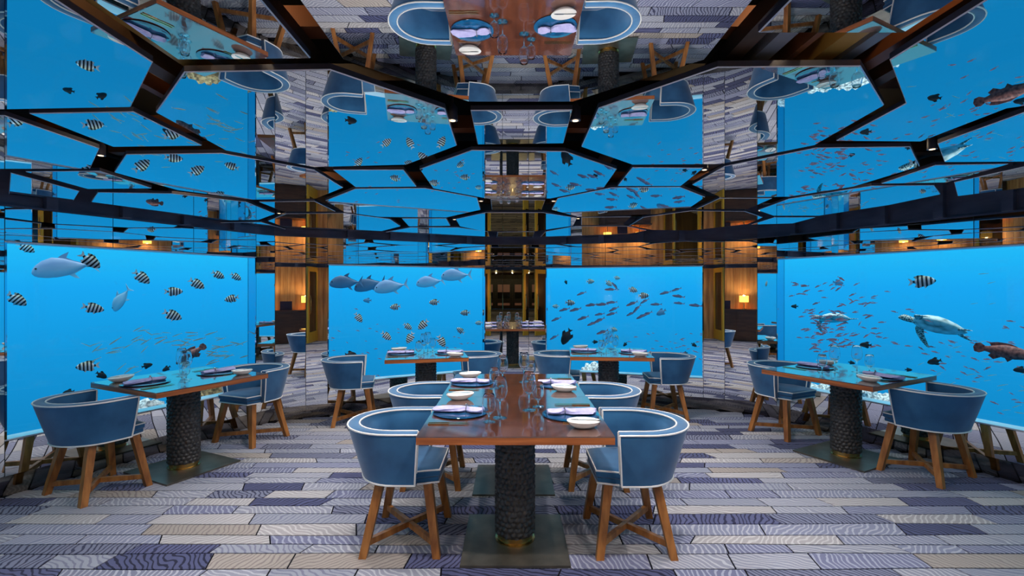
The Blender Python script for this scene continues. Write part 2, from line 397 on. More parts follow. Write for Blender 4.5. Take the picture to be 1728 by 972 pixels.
# ------------------------------------------------------------------ ceiling: dark void and hung mirror panels
cb = MB(); cb.prism([tuple(p) for p in OFF[0.15]], Z_TOP, Z_TOP+0.12)
ceiling = structure(cb.obj('ceiling', 'void_black'), 'black ceiling void hung with faceted mirror panels', 'ceiling')
def up(px, py):
    d = FPX*(Z_PANEL-EYE)/(486.0-py); return ((px-864)/FPX*d, d)
IMG = [  # outlines read from the photograph, all lying in the one plane of the hung ceiling
 [(311, 122), (557, 118), (751, 184), (771, 246), (686, 278), (530, 282), (381, 254), (263, 190)],
 [(1211, 114), (1452, 112), (1492, 178), (1375, 245), (1216, 277), (1067, 278), (981, 248), (1010, 183)],
 [(794, 187), (966, 186), (951, 242), (806, 244)],
 [(49, 192), (225, 189), (341, 246), (191, 248)],
 [(213, 261), (374, 259), (530, 287), (579, 317), (534, 335), (425, 337), (300, 321), (193, 291)],
 [(43, 290), (168, 289), (256, 318), (148, 319)],
 [(18, 292), (134, 323), (124, 339), (15, 328)],
 [(165, 325), (290, 327), (415, 341), (464, 361), (437, 371), (359, 372), (250, 354), (154, 341)],
 [(562, 287), (681, 287), (703, 315), (600, 316)],
 [(796, 254), (954, 256), (1041, 286), (1019, 317), (929, 335), (827, 336), (731, 318), (708, 286)],
 [(600, 319), (717, 318), (805, 334), (811, 354), (753, 367), (640, 366), (581, 358), (549, 339)],
 [(828, 337), (920, 338), (914, 354), (830, 354)],
 [(941, 335), (1032, 317), (1147, 316), (1190, 333), (1165, 350), (1110, 361), (975, 366), (931, 354)],
 [(1067, 283), (1187, 284), (1149, 314), (1042, 314)],
 [(1223, 281), (1377, 250), (1536, 248), (1552, 281), (1440, 315), (1331, 332), (1216, 333), (1168, 312)],
 [(1579, 279), (1702, 277), (1598, 308), (1487, 310)],
 [(1610, 308), (1740, 279), (1800, 290), (1728, 317), (1616, 331)],
 [(1471, 314), (1576, 313), (1587, 328), (1500, 346), (1382, 364), (1305, 364), (1279, 355), (1331, 336)],
 [(1214, 335), (1303, 335), (1262, 353), (1175, 353)],
 [(437, 341), (531, 340), (566, 357), (478, 357)],
 [(483, 361), (580, 360), (658, 370), (676, 382), (640, 391), (540, 391), (485, 385), (452, 373)],
 [(1166, 356), (1257, 357), (1287, 367), (1262, 378), (1166, 389), (1101, 388), (1062, 381), (1085, 367)],
 [(678, 369), (753, 369), (760, 381), (690, 382)],
 [(981, 367), (1065, 366), (1051, 379), (981, 380)],
 [(819, 359), (916, 359), (974, 368), (967, 381), (905, 390), (815, 390), (776, 382), (769, 370)],
 [(651, 392), (693, 384), (773, 384), (823, 391), (826, 400), (740, 402), (671, 399)],
 [(921, 391), (971, 382), (1060, 382), (1091, 389), (1064, 394), (1017, 401), (912, 400)],
 [(840, 392), (902, 391), (899, 401), (838, 401)],
 [(440, 375), (482, 387), (412, 387), (372, 376)],
 [(1307, 367), (1376, 367), (1338, 377), (1268, 379)],
]
PANELS = [[up(*q) for q in p] for p in IMG]
PANELS += [
 [(-0.472, 0.90), (-0.473, 1.373), (-0.150, 1.683), (0.209, 1.683), (0.540, 1.373), (0.533, 0.90)],
 [(-0.931, 0.90), (-0.937, 1.373), (-0.562, 1.366), (-0.556, 0.90)],
 [(0.622, 0.90), (0.618, 1.229), (0.984, 1.229), (0.984, 0.90)],
 [(-1.012, 0.90), (-1.02, 1.391), (-1.349, 1.733), (-1.837, 1.756), (-2.60, 1.756), (-2.60, 0.90)],
 [(1.05, 0.90), (1.062, 1.377), (1.368, 1.70), (1.411, 2.131), (1.787, 2.14), (1.764, 1.745), (1.85, 1.69), (2.60, 1.69), (2.60, 0.90)],
 [(-1.887, 1.82), (-1.895, 2.249), (-2.267, 2.63), (-2.90, 2.63), (-3.30, 2.25), (-3.30, 1.82)],
 [(1.868, 1.76), (3.30, 1.76), (3.40, 2.10), (2.95, 2.47), (2.20, 2.49), (1.891, 2.175)],
 [(-2.69, 0.90), (-2.69, 1.74), (-3.66, 1.74), (-3.66, 0.90)], [(2.69, 0.90), (2.69, 1.67), (3.85, 1.67), (3.85, 0.90)],
]
def inside(x, y):
    s = row_span(y); return s is not None and s[0]+0.12 < x < s[1]-0.12 and y > -2.4
for p in [[(x, 1.72-yy) for x, yy in q] for q in PANELS]:
    if all(inside(*q) for q in p): PANELS.append(p)
for p in PANELS:
    if sum(p[k][0]*p[(k+1) % len(p)][1]-p[(k+1) % len(p)][0]*p[k][1] for k in range(len(p))) < 0: p = p[::-1]
    q = []
    for k in range(len(p)):
        a, b, c = Vector(p[k-1]), Vector(p[k]), Vector(p[(k+1) % len(p)]); t1 = (b-a).normalized(); t2 = (c-b).normalized()
        nn = Vector((-t1.y-t2.y, t1.x+t2.x)); q.append(b+nn/(nn.length**2)*2*0.0028)
    mb = MB(); n = len(p); mb.v = [(x, y_, Z_PANEL) for x, y_ in q]+[(x, y_, Z_PANEL+0.003) for x, y_ in p]+[(x, y_, Z_PANEL+0.020) for x, y_ in p]
    mb.f = [tuple(range(n))[::-1], tuple(range(2*n, 3*n))]; mb.mi = [0, 1]
    for k in range(n):
        l = (k+1) % n; mb.f += [(k, l, n+l, n+k), (n+k, n+l, 2*n+l, 2*n+k)]; mb.mi += [2, 1]
    mb.obj('mirror_panel', ['mirror', 'mirror_edge', 'mirror_bevel'], ceiling)
# structural beams and pipes showing through the gaps
for x in (-3.0, -2.1, -1.2, -0.52, 0.58, 1.3, 2.2, 3.1):
    b = MB(); b.box(x-0.05, x+0.05, -2.0 if abs(x) < 2.5 else -0.6, 5.2 if abs(x) < 2.5 else 4.2, 2.30, 2.46); b.obj('beam', 'void_brown', ceiling)
for yy, mname in ((0.85, 'void_brown'), (1.42, 'void_copper'), (1.78, 'void_brown'), (2.30, 'void_copper'), (2.7, 'void_brown'), (3.4, 'void_copper'), (4.3, 'void_brown'), (5.1, 'void_brown')):
    b = MB(); b.box(-2.2, 2.4, yy-0.035, yy+0.035, 2.24, 2.30); b.obj('cross_beam', mname, ceiling)
for x, w, mname in ((0.66, 0.05, 'void_brown'), (0.745, 0.05, 'void_steel'), (0.83, 0.02, 'void_copper'), (0.93, 0.06, 'void_gold'), (1.00, 0.04, 'void_steel'), (1.10, 0.05, 'void_copper'), (1.22, 0.05, 'void_brown'),
        (-0.62, 0.05, 'void_brown'), (-0.70, 0.05, 'void_steel'), (-0.80, 0.05, 'void_gold'), (-0.90, 0.03, 'void_steel'), (-0.99, 0.05, 'void_gold'), (-1.12, 0.06, 'void_brown'), (-1.25, 0.03, 'void_copper')):
    b = MB(); b.box(x-w/2, x+w/2, 0.92, 2.25, 2.185, 2.235); b.obj('rail', mname, ceiling)
for k, (x, yy) in enumerate(((0.87, 1.10), (-0.85, 1.20), (1.3, 1.6), (-1.3, 1.68), (-1.6, 2.9), (1.7, 2.8))):
    e = empty('void_lamp', (x, yy, 2.44)); tag(e, 'small amber lamp up inside the ceiling void, %s' % ('above the right gap nearest us', 'above the left gap nearest us', 'behind the near right mirror', 'behind the near left mirror', 'over the left octagon mirror', 'over the right octagon mirror')[k], 'lamp', 'amber lamps in the void')
    b = MB(); b.lathe([(0.005, 0.06), (0.03, 0.06), (0.03, 0.0), (0.02, -0.012), (0.002, -0.016)], 12); b.obj('bulb_body', 'shade', e, 40)
    ld = bpy.data.lights.new('bulb', 'POINT'); ld.energy = 3.2; ld.color = (1.0, 0.74, 0.42); ld.shadow_soft_size = 0.03
    lo = bpy.data.objects.new('bulb', ld); COL.objects.link(lo); lo.parent = e; lo.location = (0, 0, -0.05)

# ------------------------------------------------------------------ ceiling spotlights in the gaps
SPOTS = [(1.075, 2.735), (-0.985, 2.84), (-1.20, 1.48), (1.20, 1.44), (-0.235, 1.93), (0.25, 1.93), (-2.05, 2.44), (2.0, 2.33),
         (-0.235, 3.72), (0.315, 3.72), (-2.06, 4.33), (2.12, 4.18), (-0.555, 4.72), (0.63, 4.66), (-1.25, 5.2), (1.3, 5.1), (-0.9, -0.85), (0.9, -0.85), (-2.3, 0.2), (2.4, 0.2)]
SPOT_AT = ['right of centre, glowing warm', 'left of centre opposite it', 'nearest us on the left', 'nearest us on the right', 'left of the small central trapezoid mirror', 'right of the small central trapezoid mirror',
           'beside the left window octagon', 'beside the turtle window octagon', 'left of the second central mirror', 'right of the second central mirror', 'toward the left facets of the far wall', 'toward the right facets of the far wall',
           'left of the third central mirror', 'right of the third central mirror', 'over the trevally window table', 'over the fusilier window table', 'before the entrance on the left', 'before the entrance on the right', 'beside the viewer on the left', 'beside the viewer on the right']
for k, (x, yy) in enumerate(SPOTS):
    e = empty('ceiling_spotlight', (x, yy, 2.16)); tag(e, 'tiny round downlight in the ceiling gap '+SPOT_AT[k], 'spotlight', 'downlights in the ceiling gaps')
    b = MB(); b.lathe([(0.012, 0.0), (0.021, 0.0), (0.021, 0.05), (0.006, 0.07), (0.006, 0.345)], 14); b.obj('housing', 'black_metal', e, 40)
    b = MB(); b.lathe([(0.0005, -0.001), (0.012, -0.001), (0.012, 0.002), (0.0005, 0.002)], 14); b.obj('lens', 'lamp_lens', e)
    ld = bpy.data.lights.new('downlight', 'SPOT'); ld.energy = LAMP_W*(0.55 if abs(x) > 1.6 else 1.0); ld.color = LAMP_C; ld.spot_size = R(150); ld.spot_blend = 1.0; ld.shadow_soft_size = 0.03
    lo = bpy.data.objects.new('downlight', ld); COL.objects.link(lo); lo.parent = e; lo.location = (0, 0, -0.03)

# ------------------------------------------------------------------ chairs
def u_curve(cx, r, xe, z, ry=None, n=18):
    ry = ry or r; pts = [(xe, -ry, z), ((xe+cx)/2, -ry, z)]
    for k in range(n+1):
        a = -math.pi/2-math.pi*k/n; pts.append((cx+r*math.cos(a), ry*math.sin(a), z))
    return pts+[((xe+cx)/2, ry, z), (xe, ry, z)]
def make_chair():
    e = empty('tub_chair')
    secs = []                                   # outer bottom -> outer top -> inner top -> inner bottom, per station
    lay = [(-0.035, 0.232, 0.085, 0.405, 0.262), (-0.042, 0.268, 0.095, 0.54, 0.288), (-0.05, 0.300, 0.105, 0.675, 0.308), (-0.05, 0.306, 0.106, 0.698, 0.310), (-0.05, 0.296, 0.104, 0.706, 0.302),
           (-0.05, 0.252, 0.100, 0.706, 0.250), (-0.05, 0.240, 0.098, 0.698, 0.240), (-0.045, 0.232, 0.094, 0.60, 0.236), (-0.035, 0.205, 0.085, 0.405, 0.222)]
    curves = [u_curve(c, r, xe, z, ry) for c, r, xe, z, ry in lay]
    rings = [[c[k] for c in curves] for k in range(len(curves[0]))]
    b = MB(); b.loft(rings); sh = b.obj('backrest', 'velvet', e, 50)
    b = MB(); b.tube(u_curve(-0.05, 0.307, 0.108, 0.700, 0.311), 0.0055); b.obj('piping', 'piping', sh, 60)
    b = MB(); b.tube(u_curve(-0.05, 0.240, 0.100, 0.702, 0.240), 0.0055); b.obj('piping', 'piping', sh, 60)
    b = MB(); b.tube(u_curve(-0.035, 0.234, 0.086, 0.405, 0.264), 0.0055); b.obj('piping', 'piping', sh, 60)
    for s in (-1, 1):
        b = MB(); b.tube([(0.086, s*0.264, 0.405), (0.097, s*0.290, 0.54), (0.108, s*0.310, 0.675), (0.108, s*0.311, 0.700)], 0.0055); b.obj('piping', 'piping', sh, 60)
        b = MB(); b.tube([(0.087, s*0.221, 0.46), (0.096, s*0.235, 0.60), (0.100, s*0.240, 0.700)], 0.0055); b.obj('piping', 'piping', sh, 60)
    def outline(g, fx): return [(fx, -0.185+g), (0.09, -0.222+g), (-0.05, -0.222+g), (-0.16, -0.17+g), (-0.225, -0.06), (-0.225, 0.06), (-0.16, 0.17-g), (-0.05, 0.222-g), (0.09, 0.222-g), (fx, 0.185-g)]
    def slab(levels): return [[(x, y_, z) for x, y_ in outline(g, fx)] for g, fx, z in levels]
    b = MB(); b.loft(slab([(0.006, 0.206, 0.428), (0.0, 0.214, 0.436), (0.0, 0.214, 0.462), (0.008, 0.205, 0.472), (0.05, 0.16, 0.478)])); st = b.obj('seat_cushion', 'velvet', e, 50)
    b = MB(); b.tube([(0.09, -0.216, 0.466), (0.214, -0.184, 0.466), (0.214, 0.184, 0.466), (0.09, 0.216, 0.466)], 0.0055); b.obj('piping', 'piping', st, 60)
    b = MB(); b.loft(slab([(0.012, 0.196, 0.392), (0.004, 0.205, 0.398), (0.004, 0.205, 0.426)])); sb_ = b.obj('seat_base', 'velvet', e, 50)
    b = MB(); b.tube([(0.09, -0.222, 0.398), (0.207, -0.186, 0.398), (0.207, 0.186, 0.398), (0.09, 0.222, 0.398)], 0.0055); b.obj('piping', 'piping', sb_, 60)
    feet = {}
    for sx, tx in ((-1, -0.125), (1, 0.145)):
        for sy in (-1, 1):
            f = Vector((sx*0.205, sy*0.245, 0.0)); t = Vector((tx, sy*0.175, 0.40)); feet[(sx, sy)] = (f, t)
            b = MB(); w0, w1 = 0.021, 0.025
            b.loft([[(f.x-w0, f.y-w0, 0), (f.x+w0, f.y-w0, 0), (f.x+w0, f.y+w0, 0), (f.x-w0, f.y+w0, 0)], [(t.x-w1, t.y-w1, t.z), (t.x+w1, t.y-w1, t.z), (t.x+w1, t.y+w1, t.z), (t.x-w1, t.y+w1, t.z)]])
            b.obj('leg', 'leg_wood', e)
    for s in (-1, 1):
        a, c = feet[(-1, -s)], feet[(1, s)]; p0 = a[0].lerp(a[1], 0.19); p1 = c[0].lerp(c[1], 0.19)
        if s < 0: p0.z -= 0.003; p1.z -= 0.003
        b = MB(); b.bar(p0, p1, 0.026, 0.034); b.obj('stretcher', 'leg_wood', e)
    return e
CHAIRS = [  # x, y, facing, label
 (-0.624, 2.97, 0, 'blue velvet tub chair nearest the viewer on the left of the long central table'),
 (0.690, 2.955, 180, 'blue velvet tub chair nearest the viewer on the right of the long central table'),
 (-0.612, 3.87, 2, 'farther blue tub chair on the left of the long central table'),
 (0.650, 3.86, 178, 'farther blue tub chair on the right of the long central table'),
 (-3.075, 3.640, 65, 'blue tub chair seen from behind, leftmost of all beside the left window'),
 (-2.585, 4.86, 249, 'blue tub chair facing us at the far end of the left window table'),
 (3.346, 3.96, 116, 'blue tub chair seen from behind, rightmost of all beside the turtle window'),
 (2.82, 5.07, -64, 'blue tub chair facing us at the far end of the right window table'),
 (-1.78, 5.54, 13, 'blue tub chair left of the table before the trevally window'),
 (-0.475, 5.92, 194, 'blue tub chair right of the table before the trevally window'),
 (0.615, 5.99, -8, 'blue tub chair left of the table before the fusilier window'),
 (1.80, 5.80, 176, 'blue tub chair right of the table before the fusilier window'),
 (-1.9, 0.0, 200, 'blue tub chair behind the viewer near the entrance, left'), (2.0, 0.0, -20, 'blue tub chair behind the viewer near the entrance, right')]
proto = make_chair()
for k, (x, yy, a, lb) in enumerate(CHAIRS):
    c = proto if k == 0 else copy_tree(proto, (0, 0, 0), 0)
    c.location = (x, yy, 0); c.rotation_euler = (0, 0, R(a)); tag(c, lb, 'chair', 'blue tub chairs of the dining room')

# ------------------------------------------------------------------ tables
def column_mesh():
    rr = random.Random(3); ncol, nrow = 19, 21; H0, H1, RAD = 0.055, 0.708, 0.108
    cells = [[((c+(r_ % 2)*0.5+rr.uniform(-.22, .22))/ncol*2*math.pi, (r_+0.5+rr.uniform(-.22, .22))/nrow*(H1-H0)) for c in range(ncol)] for r_ in range(-1, nrow+1)]
    na, nz_ = 110, 96; rings = []
    for iz in range(nz_+1):
        z = (H1-H0)*iz/nz_; ring = []
        r0 = int(z/(H1-H0)*nrow)
        for ia in range(na):
            th = 2*math.pi*ia/na; best = 9; sec = 9
            for r_ in range(r0-1, r0+2):
                if not -1 <= r_ <= nrow: continue
                c0 = int(th/(2*math.pi)*ncol)
                for c in range(c0-2, c0+2):
                    ct, cz = cells[r_+1][c % ncol]
                    da = (th-ct+math.pi) % (2*math.pi)-math.pi; d = math.hypot(da*RAD*0.8, (z-cz)*1.15)
                    if d < best: sec = best; best = d
                    elif d < sec: sec = d
            ring.append((best, sec))
        rings.append([((RAD+0.013*min(1, (s-b)/0.016)**0.8)*math.cos(2*math.pi*i/na), (RAD+0.013*min(1, (s-b)/0.016)**0.8)*math.sin(2*math.pi*i/na), H0+z) for i, (b, s) in enumerate(ring)])
    mb = MB(); mb.loft(rings); return mb.mesh('pedestal', ['column_black'], 60)
PED = column_mesh()
def make_table(name, x, yy, ang, sx, sy, label):
    e = empty(name, (x, yy, 0), R(ang)); tag(e, label, 'table', 'wooden pedestal tables')
    b = MB(); b.box(-sx/2, sx/2, -sy/2, sy/2, 0.744, 0.75, 0)
    b.box(-sx/2, sx/2, -sy/2, sy/2, 0.708, 0.744, 1); b.obj('tabletop', ['top_wood', 'edge_wood'], e)
    place('pedestal', PED, e)
    b = MB(); b.lathe([(0.02, 0.014), (0.118, 0.014), (0.118, 0.020), (0.104, 0.024), (0.104, 0.058), (0.02, 0.058)], 40); b.obj('collar', 'brass', e, 40)
    b = MB(); b.box(-0.298, 0.298, -0.298, 0.298, 0.0005, 0.014); b.obj('base_plate', 'plate_steel', e)
    return e
TABLES = [('pedestal_table', 0.018, 2.918, 0, 1.004, 0.90, 'nearest wooden table of the long central pair, carved black pedestal'),
 ('pedestal_table', 0.012, 3.822, 0, 0.998, 0.90, 'farther wooden table butted behind the nearest central table'),
 ('pedestal_table', -2.745, 4.095, 64, 0.90, 0.90, 'wooden pedestal table standing by the broad left window'),
 ('pedestal_table', 2.98, 4.37, 118, 0.92, 1.02, 'wooden pedestal table standing by the turtle window on the right'),
 ('pedestal_table', -0.985, 5.60, 12, 0.88, 0.84, 'wooden pedestal table before the trevally window left of centre'),
 ('pedestal_table', 1.13, 5.73, -6, 0.90, 0.84, 'wooden pedestal table before the fusilier window right of centre')]
for t in TABLES: make_table(*t)

# ------------------------------------------------------------------ table settings
def charger_mesh():
    b = MB(); b.lathe([(0.02, 0.0), (0.13, 0.0), (0.166, 0.0055), (0.167, 0.007), (0.163, 0.008), (0.110, 0.0075), (0.003, 0.0075)], 40); return b.mesh('charger_plate', ['charger_glass'], 50)
def wine_mesh(h, rb, rmax, rtop, foot):
    zb = h*0.44
    if h < 0.18: zb = h*0.30
    prof = [(0.004, 0.0), (foot, 0.0), (foot, 0.002), (0.010, 0.006), (0.0045, 0.014), (0.0042, zb-0.012), (0.012, zb-0.002)]
    outer = [(rmax*math.sin(t*math.pi/2)**0.75, zb+(h-zb)*0.42*(1-math.cos(t*math.pi/2))) for t in (0.3, 0.5, 0.7, 0.85, 1.0)]
    outer += [(rmax*0.985, zb+(h-zb)*0.55), ((rmax+rtop)/2, zb+(h-zb)*0.80), (rtop, h)]
    inner = [(max(0.002, r-0.0016), z+0.0006) for r, z in outer][::-1]
    b = MB(); b.lathe(prof+outer+inner+[(0.001, zb+0.004)], 26); return b.mesh('glass', ['crystal'], 60)
def pebble_plate():
    b = MB(); n = 28; rings = []
    for k, z in ((0.42, 0.0), (0.62, 0.004), (0.86, 0.020), (1.0, 0.036), (0.985, 0.0385), (0.90, 0.0335), (0.70, 0.020), (0.40, 0.012), (0.02, 0.011)):
        rings.append([(k*(0.094+0.010*math.cos(a))*math.cos(a), k*0.070*math.sin(a)+0.006*math.sin(a)*math.cos(a)*k, z*(1.0+0.10*math.cos(a))) for a in (2*math.pi*i/n for i in range(n))])
    b.loft(rings); return b.mesh('side_plate', ['porcelain'], 50)
def knife_mesh(ln, mname):
    b = MB(); z = 0.001
    b.prism([(-ln/2, -0.0045), (-ln/2+0.01, -0.0055), (0.0, -0.0045), (0.0, 0.0045), (-ln/2+0.01, 0.0055), (-ln/2, 0.0045)], z, z+0.005)
    b.prism([(0.0, -0.004), (ln*0.10, -0.009), (ln*0.36, -0.009), (ln*0.47, -0.004), (ln/2, 0.002), (ln*0.44, 0.0055), (0.0, 0.0045)], z+0.0015, z+0.0035)
    return b.mesh('knife', [mname])
def fork_mesh():
    b = MB(); z = 0.001
    b.prism([(-0.10, -0.0055), (-0.02, -0.003), (0.03, -0.003), (0.045, -0.010), (0.060, -0.011), (0.060, 0.011), (0.045, 0.010), (0.03, 0.003), (-0.02, 0.003), (-0.10, 0.0055)], z, z+0.0035)
    for q in (-0.0092, -0.0031, 0.0031, 0.0092): b.prism([(0.059, q-0.0018), (0.102, q-0.001), (0.102, q+0.001), (0.059, q+0.0018)], z, z+0.003)
    return b.mesh('fork', ['warm_reflect_steel'])
def napkin_meshes():
    b = MB(); rings = []; n = 22
    for k in range(25):
        u = k/24; x = -0.145+0.29*u
        pinch = math.exp(-((u-0.66)/0.085)**2)
        w = (0.046+0.012*(1-u))*(1-0.66*pinch)*(0.55+0.45*min(1, min(u, 1-u)/0.08)); h = (0.013+0.006*pinch)
        yo = 0.012*math.sin(u*5)-0.004
        ring = []
        for q in range(n):
            a = 2*math.pi*q/n; fold = 1+0.16*math.sin(a*5+u*7)*(1 if math.sin(a) > -0.2 else 0.2)
            ring.append((x+0.012*math.cos(a)*(u < 0.1), yo+w*math.cos(a)*fold, 0.0185+max(-0.0125, h*math.sin(a)*fold)))
        rings.append(ring)
    b.loft(rings); cloth = b.mesh('cloth', ['napkin'], 60)
    b = MB(); xr = -0.145+0.29*0.66
    b.tube([(xr, 0.0235*math.cos(t)-0.002, 0.0195+0.0205*math.sin(t)) for t in (2*math.pi*i/18 for i in range(18))], 0.0028, 6, True)
    b.lathe([(0.001, 0.0), (0.007, 0.003), (0.008, 0.008), (0.004, 0.013), (0.001, 0.014)], 10, (xr, 0, 0.039)); ring = b.mesh('ring', ['steel'], 60)
    return cloth, ring
ME = dict(charger=charger_mesh(), wine=wine_mesh(0.235, 0.03, 0.043, 0.031, 0.040), water=wine_mesh(0.155, 0.03, 0.0385, 0.030, 0.036), side=pebble_plate(),
          knife=knife_mesh(0.225, 'warm_reflect_steel'), butter=knife_mesh(0.165, 'steel'), fork=fork_mesh())
ME['cloth'], ME['ring'] = napkin_meshes()
def lay(tab, sgn, where, side_y=0.28, vary=0):
    """one place setting; sgn -1: seat at the -x edge of the table, +1: at the +x edge"""
    _, tx, ty, ta, sx, sy, _ = tab; ta = R(ta)+(math.pi if sgn > 0 else 0)
    c, s = math.cos(ta), math.sin(ta)
    def at(x, yl, z=0.75):
        x -= sx/2; return (tx+x*c-yl*s, ty+x*s+yl*c, z)
    rv = random.Random(vary)
    def item(name, mesh, x, yl, label, cat, grp, z=0.7503, rot=0.0):
        o = place(name, ME[mesh], None, at(x, yl, z), ta+rot); tag(o, label+' '+where, cat, grp); return o
    item('charger_plate', 'charger', 0.175, 0.03, 'dark blue glass charger', 'plate', 'glass charger plates')
    e = empty('napkin', at(0.165, 0.03, 0.7530), ta+rv.uniform(-0.12, 0.12)); tag(e, 'folded lilac napkin in a ring '+where, 'napkin', 'lilac napkins on the chargers')
    place('cloth', ME['cloth'], e); place('ring', ME['ring'], e)
    item('side_plate', 'side', 0.125, side_y, 'white pebble shaped bread plate', 'plate', 'white bread plates', rot=rv.uniform(-.3, .3))
    item('butter_knife', 'butter', 0.125, side_y+0.01, 'butter knife resting across the bread plate', 'knife', 'butter knives', 0.7875, rv.uniform(-.15, .15))
    item('dinner_knife', 'knife', 0.135, -0.205, 'polished dinner knife', 'knife', 'dinner knives', rot=0.02)
    item('starter_knife', 'knife', 0.135, -0.232, 'outer slim knife beside the dinner knife', 'knife', 'outer knives', rot=-0.01)
    item('dinner_fork', 'fork', 0.135, 0.205, 'polished dinner fork', 'fork', 'dinner forks', rot=-0.05)
    item('wine_glass', 'wine', 0.415, -0.09, 'tall stemmed wine glass', 'glass', 'tall wine glasses')
    item('water_goblet', 'water', 0.355, -0.175, 'short stemmed water goblet', 'glass', 'short water goblets')
T = TABLES
lay(T[0], -1, 'at the nearest left seat of the central table', 0.385, 1)
lay(T[0], 1, 'at the nearest right seat of the central table', 0.28, 2)
lay(T[1], -1, 'at the farther left seat of the central table', 0.29, 3)
lay(T[1], 1, 'at the farther right seat of the central table', 0.26, 4)
lay(T[2], -1, 'at the near end of the left window table', 0.29, 5)
lay(T[2], 1, 'at the far end of the left window table', 0.29, 6)
lay(T[3], -1, 'at the near end of the turtle window table', 0.29, 7)
lay(T[3], 1, 'at the far end of the turtle window table', 0.29, 8)
lay(T[4], -1, 'on the left of the trevally window table', 0.29, 9)
lay(T[4], 1, 'on the right of the trevally window table', 0.29, 10)
lay(T[5], -1, 'on the left of the fusilier window table', 0.29, 11)
lay(T[5], 1, 'on the right of the fusilier window table', 0.29, 12)

# ------------------------------------------------------------------ entrance side (seen in the mirrors)
for i in (18, 20):
    a, b_ = Vector(PTS[i]), Vector(PTS[i+1]); ln = (b_-a).length; cnt = 14
    for k in range(cnt):
        mb = MB(); g = 0.002/ln; mb.prism(quad(i, 0.010, 0.036, k/cnt+g, (k+1)/cnt-g), 0.0, Z_STRIP-0.003); mb.obj('wood_board', 'panel_wood', WALL['back'])
    t = (b_-a).normalized(); n = Vector((t.y, -t.x)); mid = a.lerp(b_, 0.5)
    ang = math.atan2(t.y, t.x)
    where = 'right' if mid.x > 0 else 'left'
    c = mid + n*0.24
    e = empty('sideboard', (c.x, c.y, 0), ang); tag(e, 'long dark wood sideboard along the wall %s of the entrance' % where, 'sideboard')
    mb = MB(); mb.box(-0.75, 0.75, -0.2, 0.2, 0.02, 0.86); mb.obj('body', 'dark_wood', e)
    mb = MB(); mb.box(-0.78, 0.78, -0.22, 0.22, 0.86, 0.90); mb.obj('worktop', 'dark_wood', e)
    sgy = 1 if (Matrix.Rotation(ang, 2) @ Vector((0, 1))).dot(n) > 0 else -1
    for q in range(3):
        mb = MB(); y0 = sgy*0.2; mb.box(-0.74+q*0.5, -0.26+q*0.5, min(y0, y0+sgy*0.014), max(y0, y0+sgy*0.014), 0.06, 0.84); mb.obj('door', 'dark_wood', e)
    for q, off in enumerate((-0.45, 0.5)):
        p = c + t*off
        l_ = empty('table_lamp', (p.x, p.y, 0.90)); tag(l_, 'table lamp with glowing amber shade %s on the sideboard %s of the entrance' % (('first', 'second')[q], where), 'lamp', 'amber table lamps')
        mb = MB(); mb.lathe([(0.06, 0.0), (0.06, 0.012), (0.012, 0.02), (0.012, 0.22)], 20); mb.obj('stand', 'brass', l_, 40)
        mb = MB(); mb.lathe([(0.12, 0.20), (0.12, 0.38), (0.117, 0.38), (0.117, 0.20)], 24); mb.obj('lamp_shade', 'shade', l_, 40)
        ld = bpy.data.lights.new('bulb', 'POINT'); ld.energy = 12; ld.color = (1.0, 0.80, 0.48); ld.shadow_soft_size = 0.05
        lo = bpy.data.objects.new('bulb', ld); COL.objects.link(lo); lo.parent = l_; lo.location = (0, 0, 0.34)
    p = c + t*0.05
    l_ = empty('menu_stand', (p.x, p.y, 0.90), ang); tag(l_, 'dark menu folder propped on the sideboard %s of the entrance' % where, 'menu')
    mb = MB(); mb.loft([[(-0.15, 0.05, 0), (0.15, 0.05, 0), (0.15, 0.065, 0), (-0.15, 0.065, 0)], [(-0.15, -0.02, 0.24), (0.15, -0.02, 0.24), (0.15, -0.005, 0.24), (-0.15, -0.005, 0.24)]]); mb.obj('cover', 'menu_cover', l_)
# entrance door leaves, standing open into the room
for s, px in ((-1, -0.80), (1, 0.84)):
    e = empty('door_%d' % (1 if s < 0 else 2), (px, -2.60, 0), R(90+s*38)); structure(e, 'open gold framed glass door leaf %s of the entrance' % ('left' if s < 0 else 'right'), 'door')
    w, h = 0.80, 2.08
    for nm, bx in (('stile', (0, 0.11, 0.02, h)), ('stile', (w-0.11, w, 0.02, h)), ('rail', (0.11, w-0.11, 0.02, 0.30)), ('rail', (0.11, w-0.11, h-0.13, h))):
        mb = MB(); mb.box(bx[0], bx[1], -0.022, 0.022, bx[2], bx[3]); mb.obj(nm, 'gold_paint', e)
    mb = MB(); mb.box(0.11, w-0.11, -0.006, 0.006, 0.30, h-0.13); mb.obj('pane', 'door_glass', e)
    mb = MB(); mb.tube([(w-0.06, -0.05, 0.8), (w-0.06, -0.07, 0.85), (w-0.06, -0.07, 1.25), (w-0.06, -0.05, 1.3)], 0.012, 8); mb.obj('handle', 'brass', e, 40)
mb = MB(); mb.box(-0.88, -0.80, -2.86, -2.64, 0, 2.2); mb.box(0.84, 0.92, -2.86, -2.64, 0, 2.2); mb.box(-0.88, 0.92, -2.86, -2.64, 2.2, 2.28)
structure(mb.obj('trim_2', 'gold_paint'), 'gold painted frame of the entrance doorway', 'door frame')
mb = MB(); mb.box(-1.05, -0.90, -22, -2.86, 0, 2.6); structure(mb.obj('wall_corridor_left', 'corridor_wall'), 'left panelled wall of the entrance corridor', 'wall')
mb = MB(); mb.box(0.94, 1.09, -22, -2.86, 0, 2.6); structure(mb.obj('wall_corridor_right', 'corridor_wall'), 'right panelled wall of the entrance corridor', 'wall')
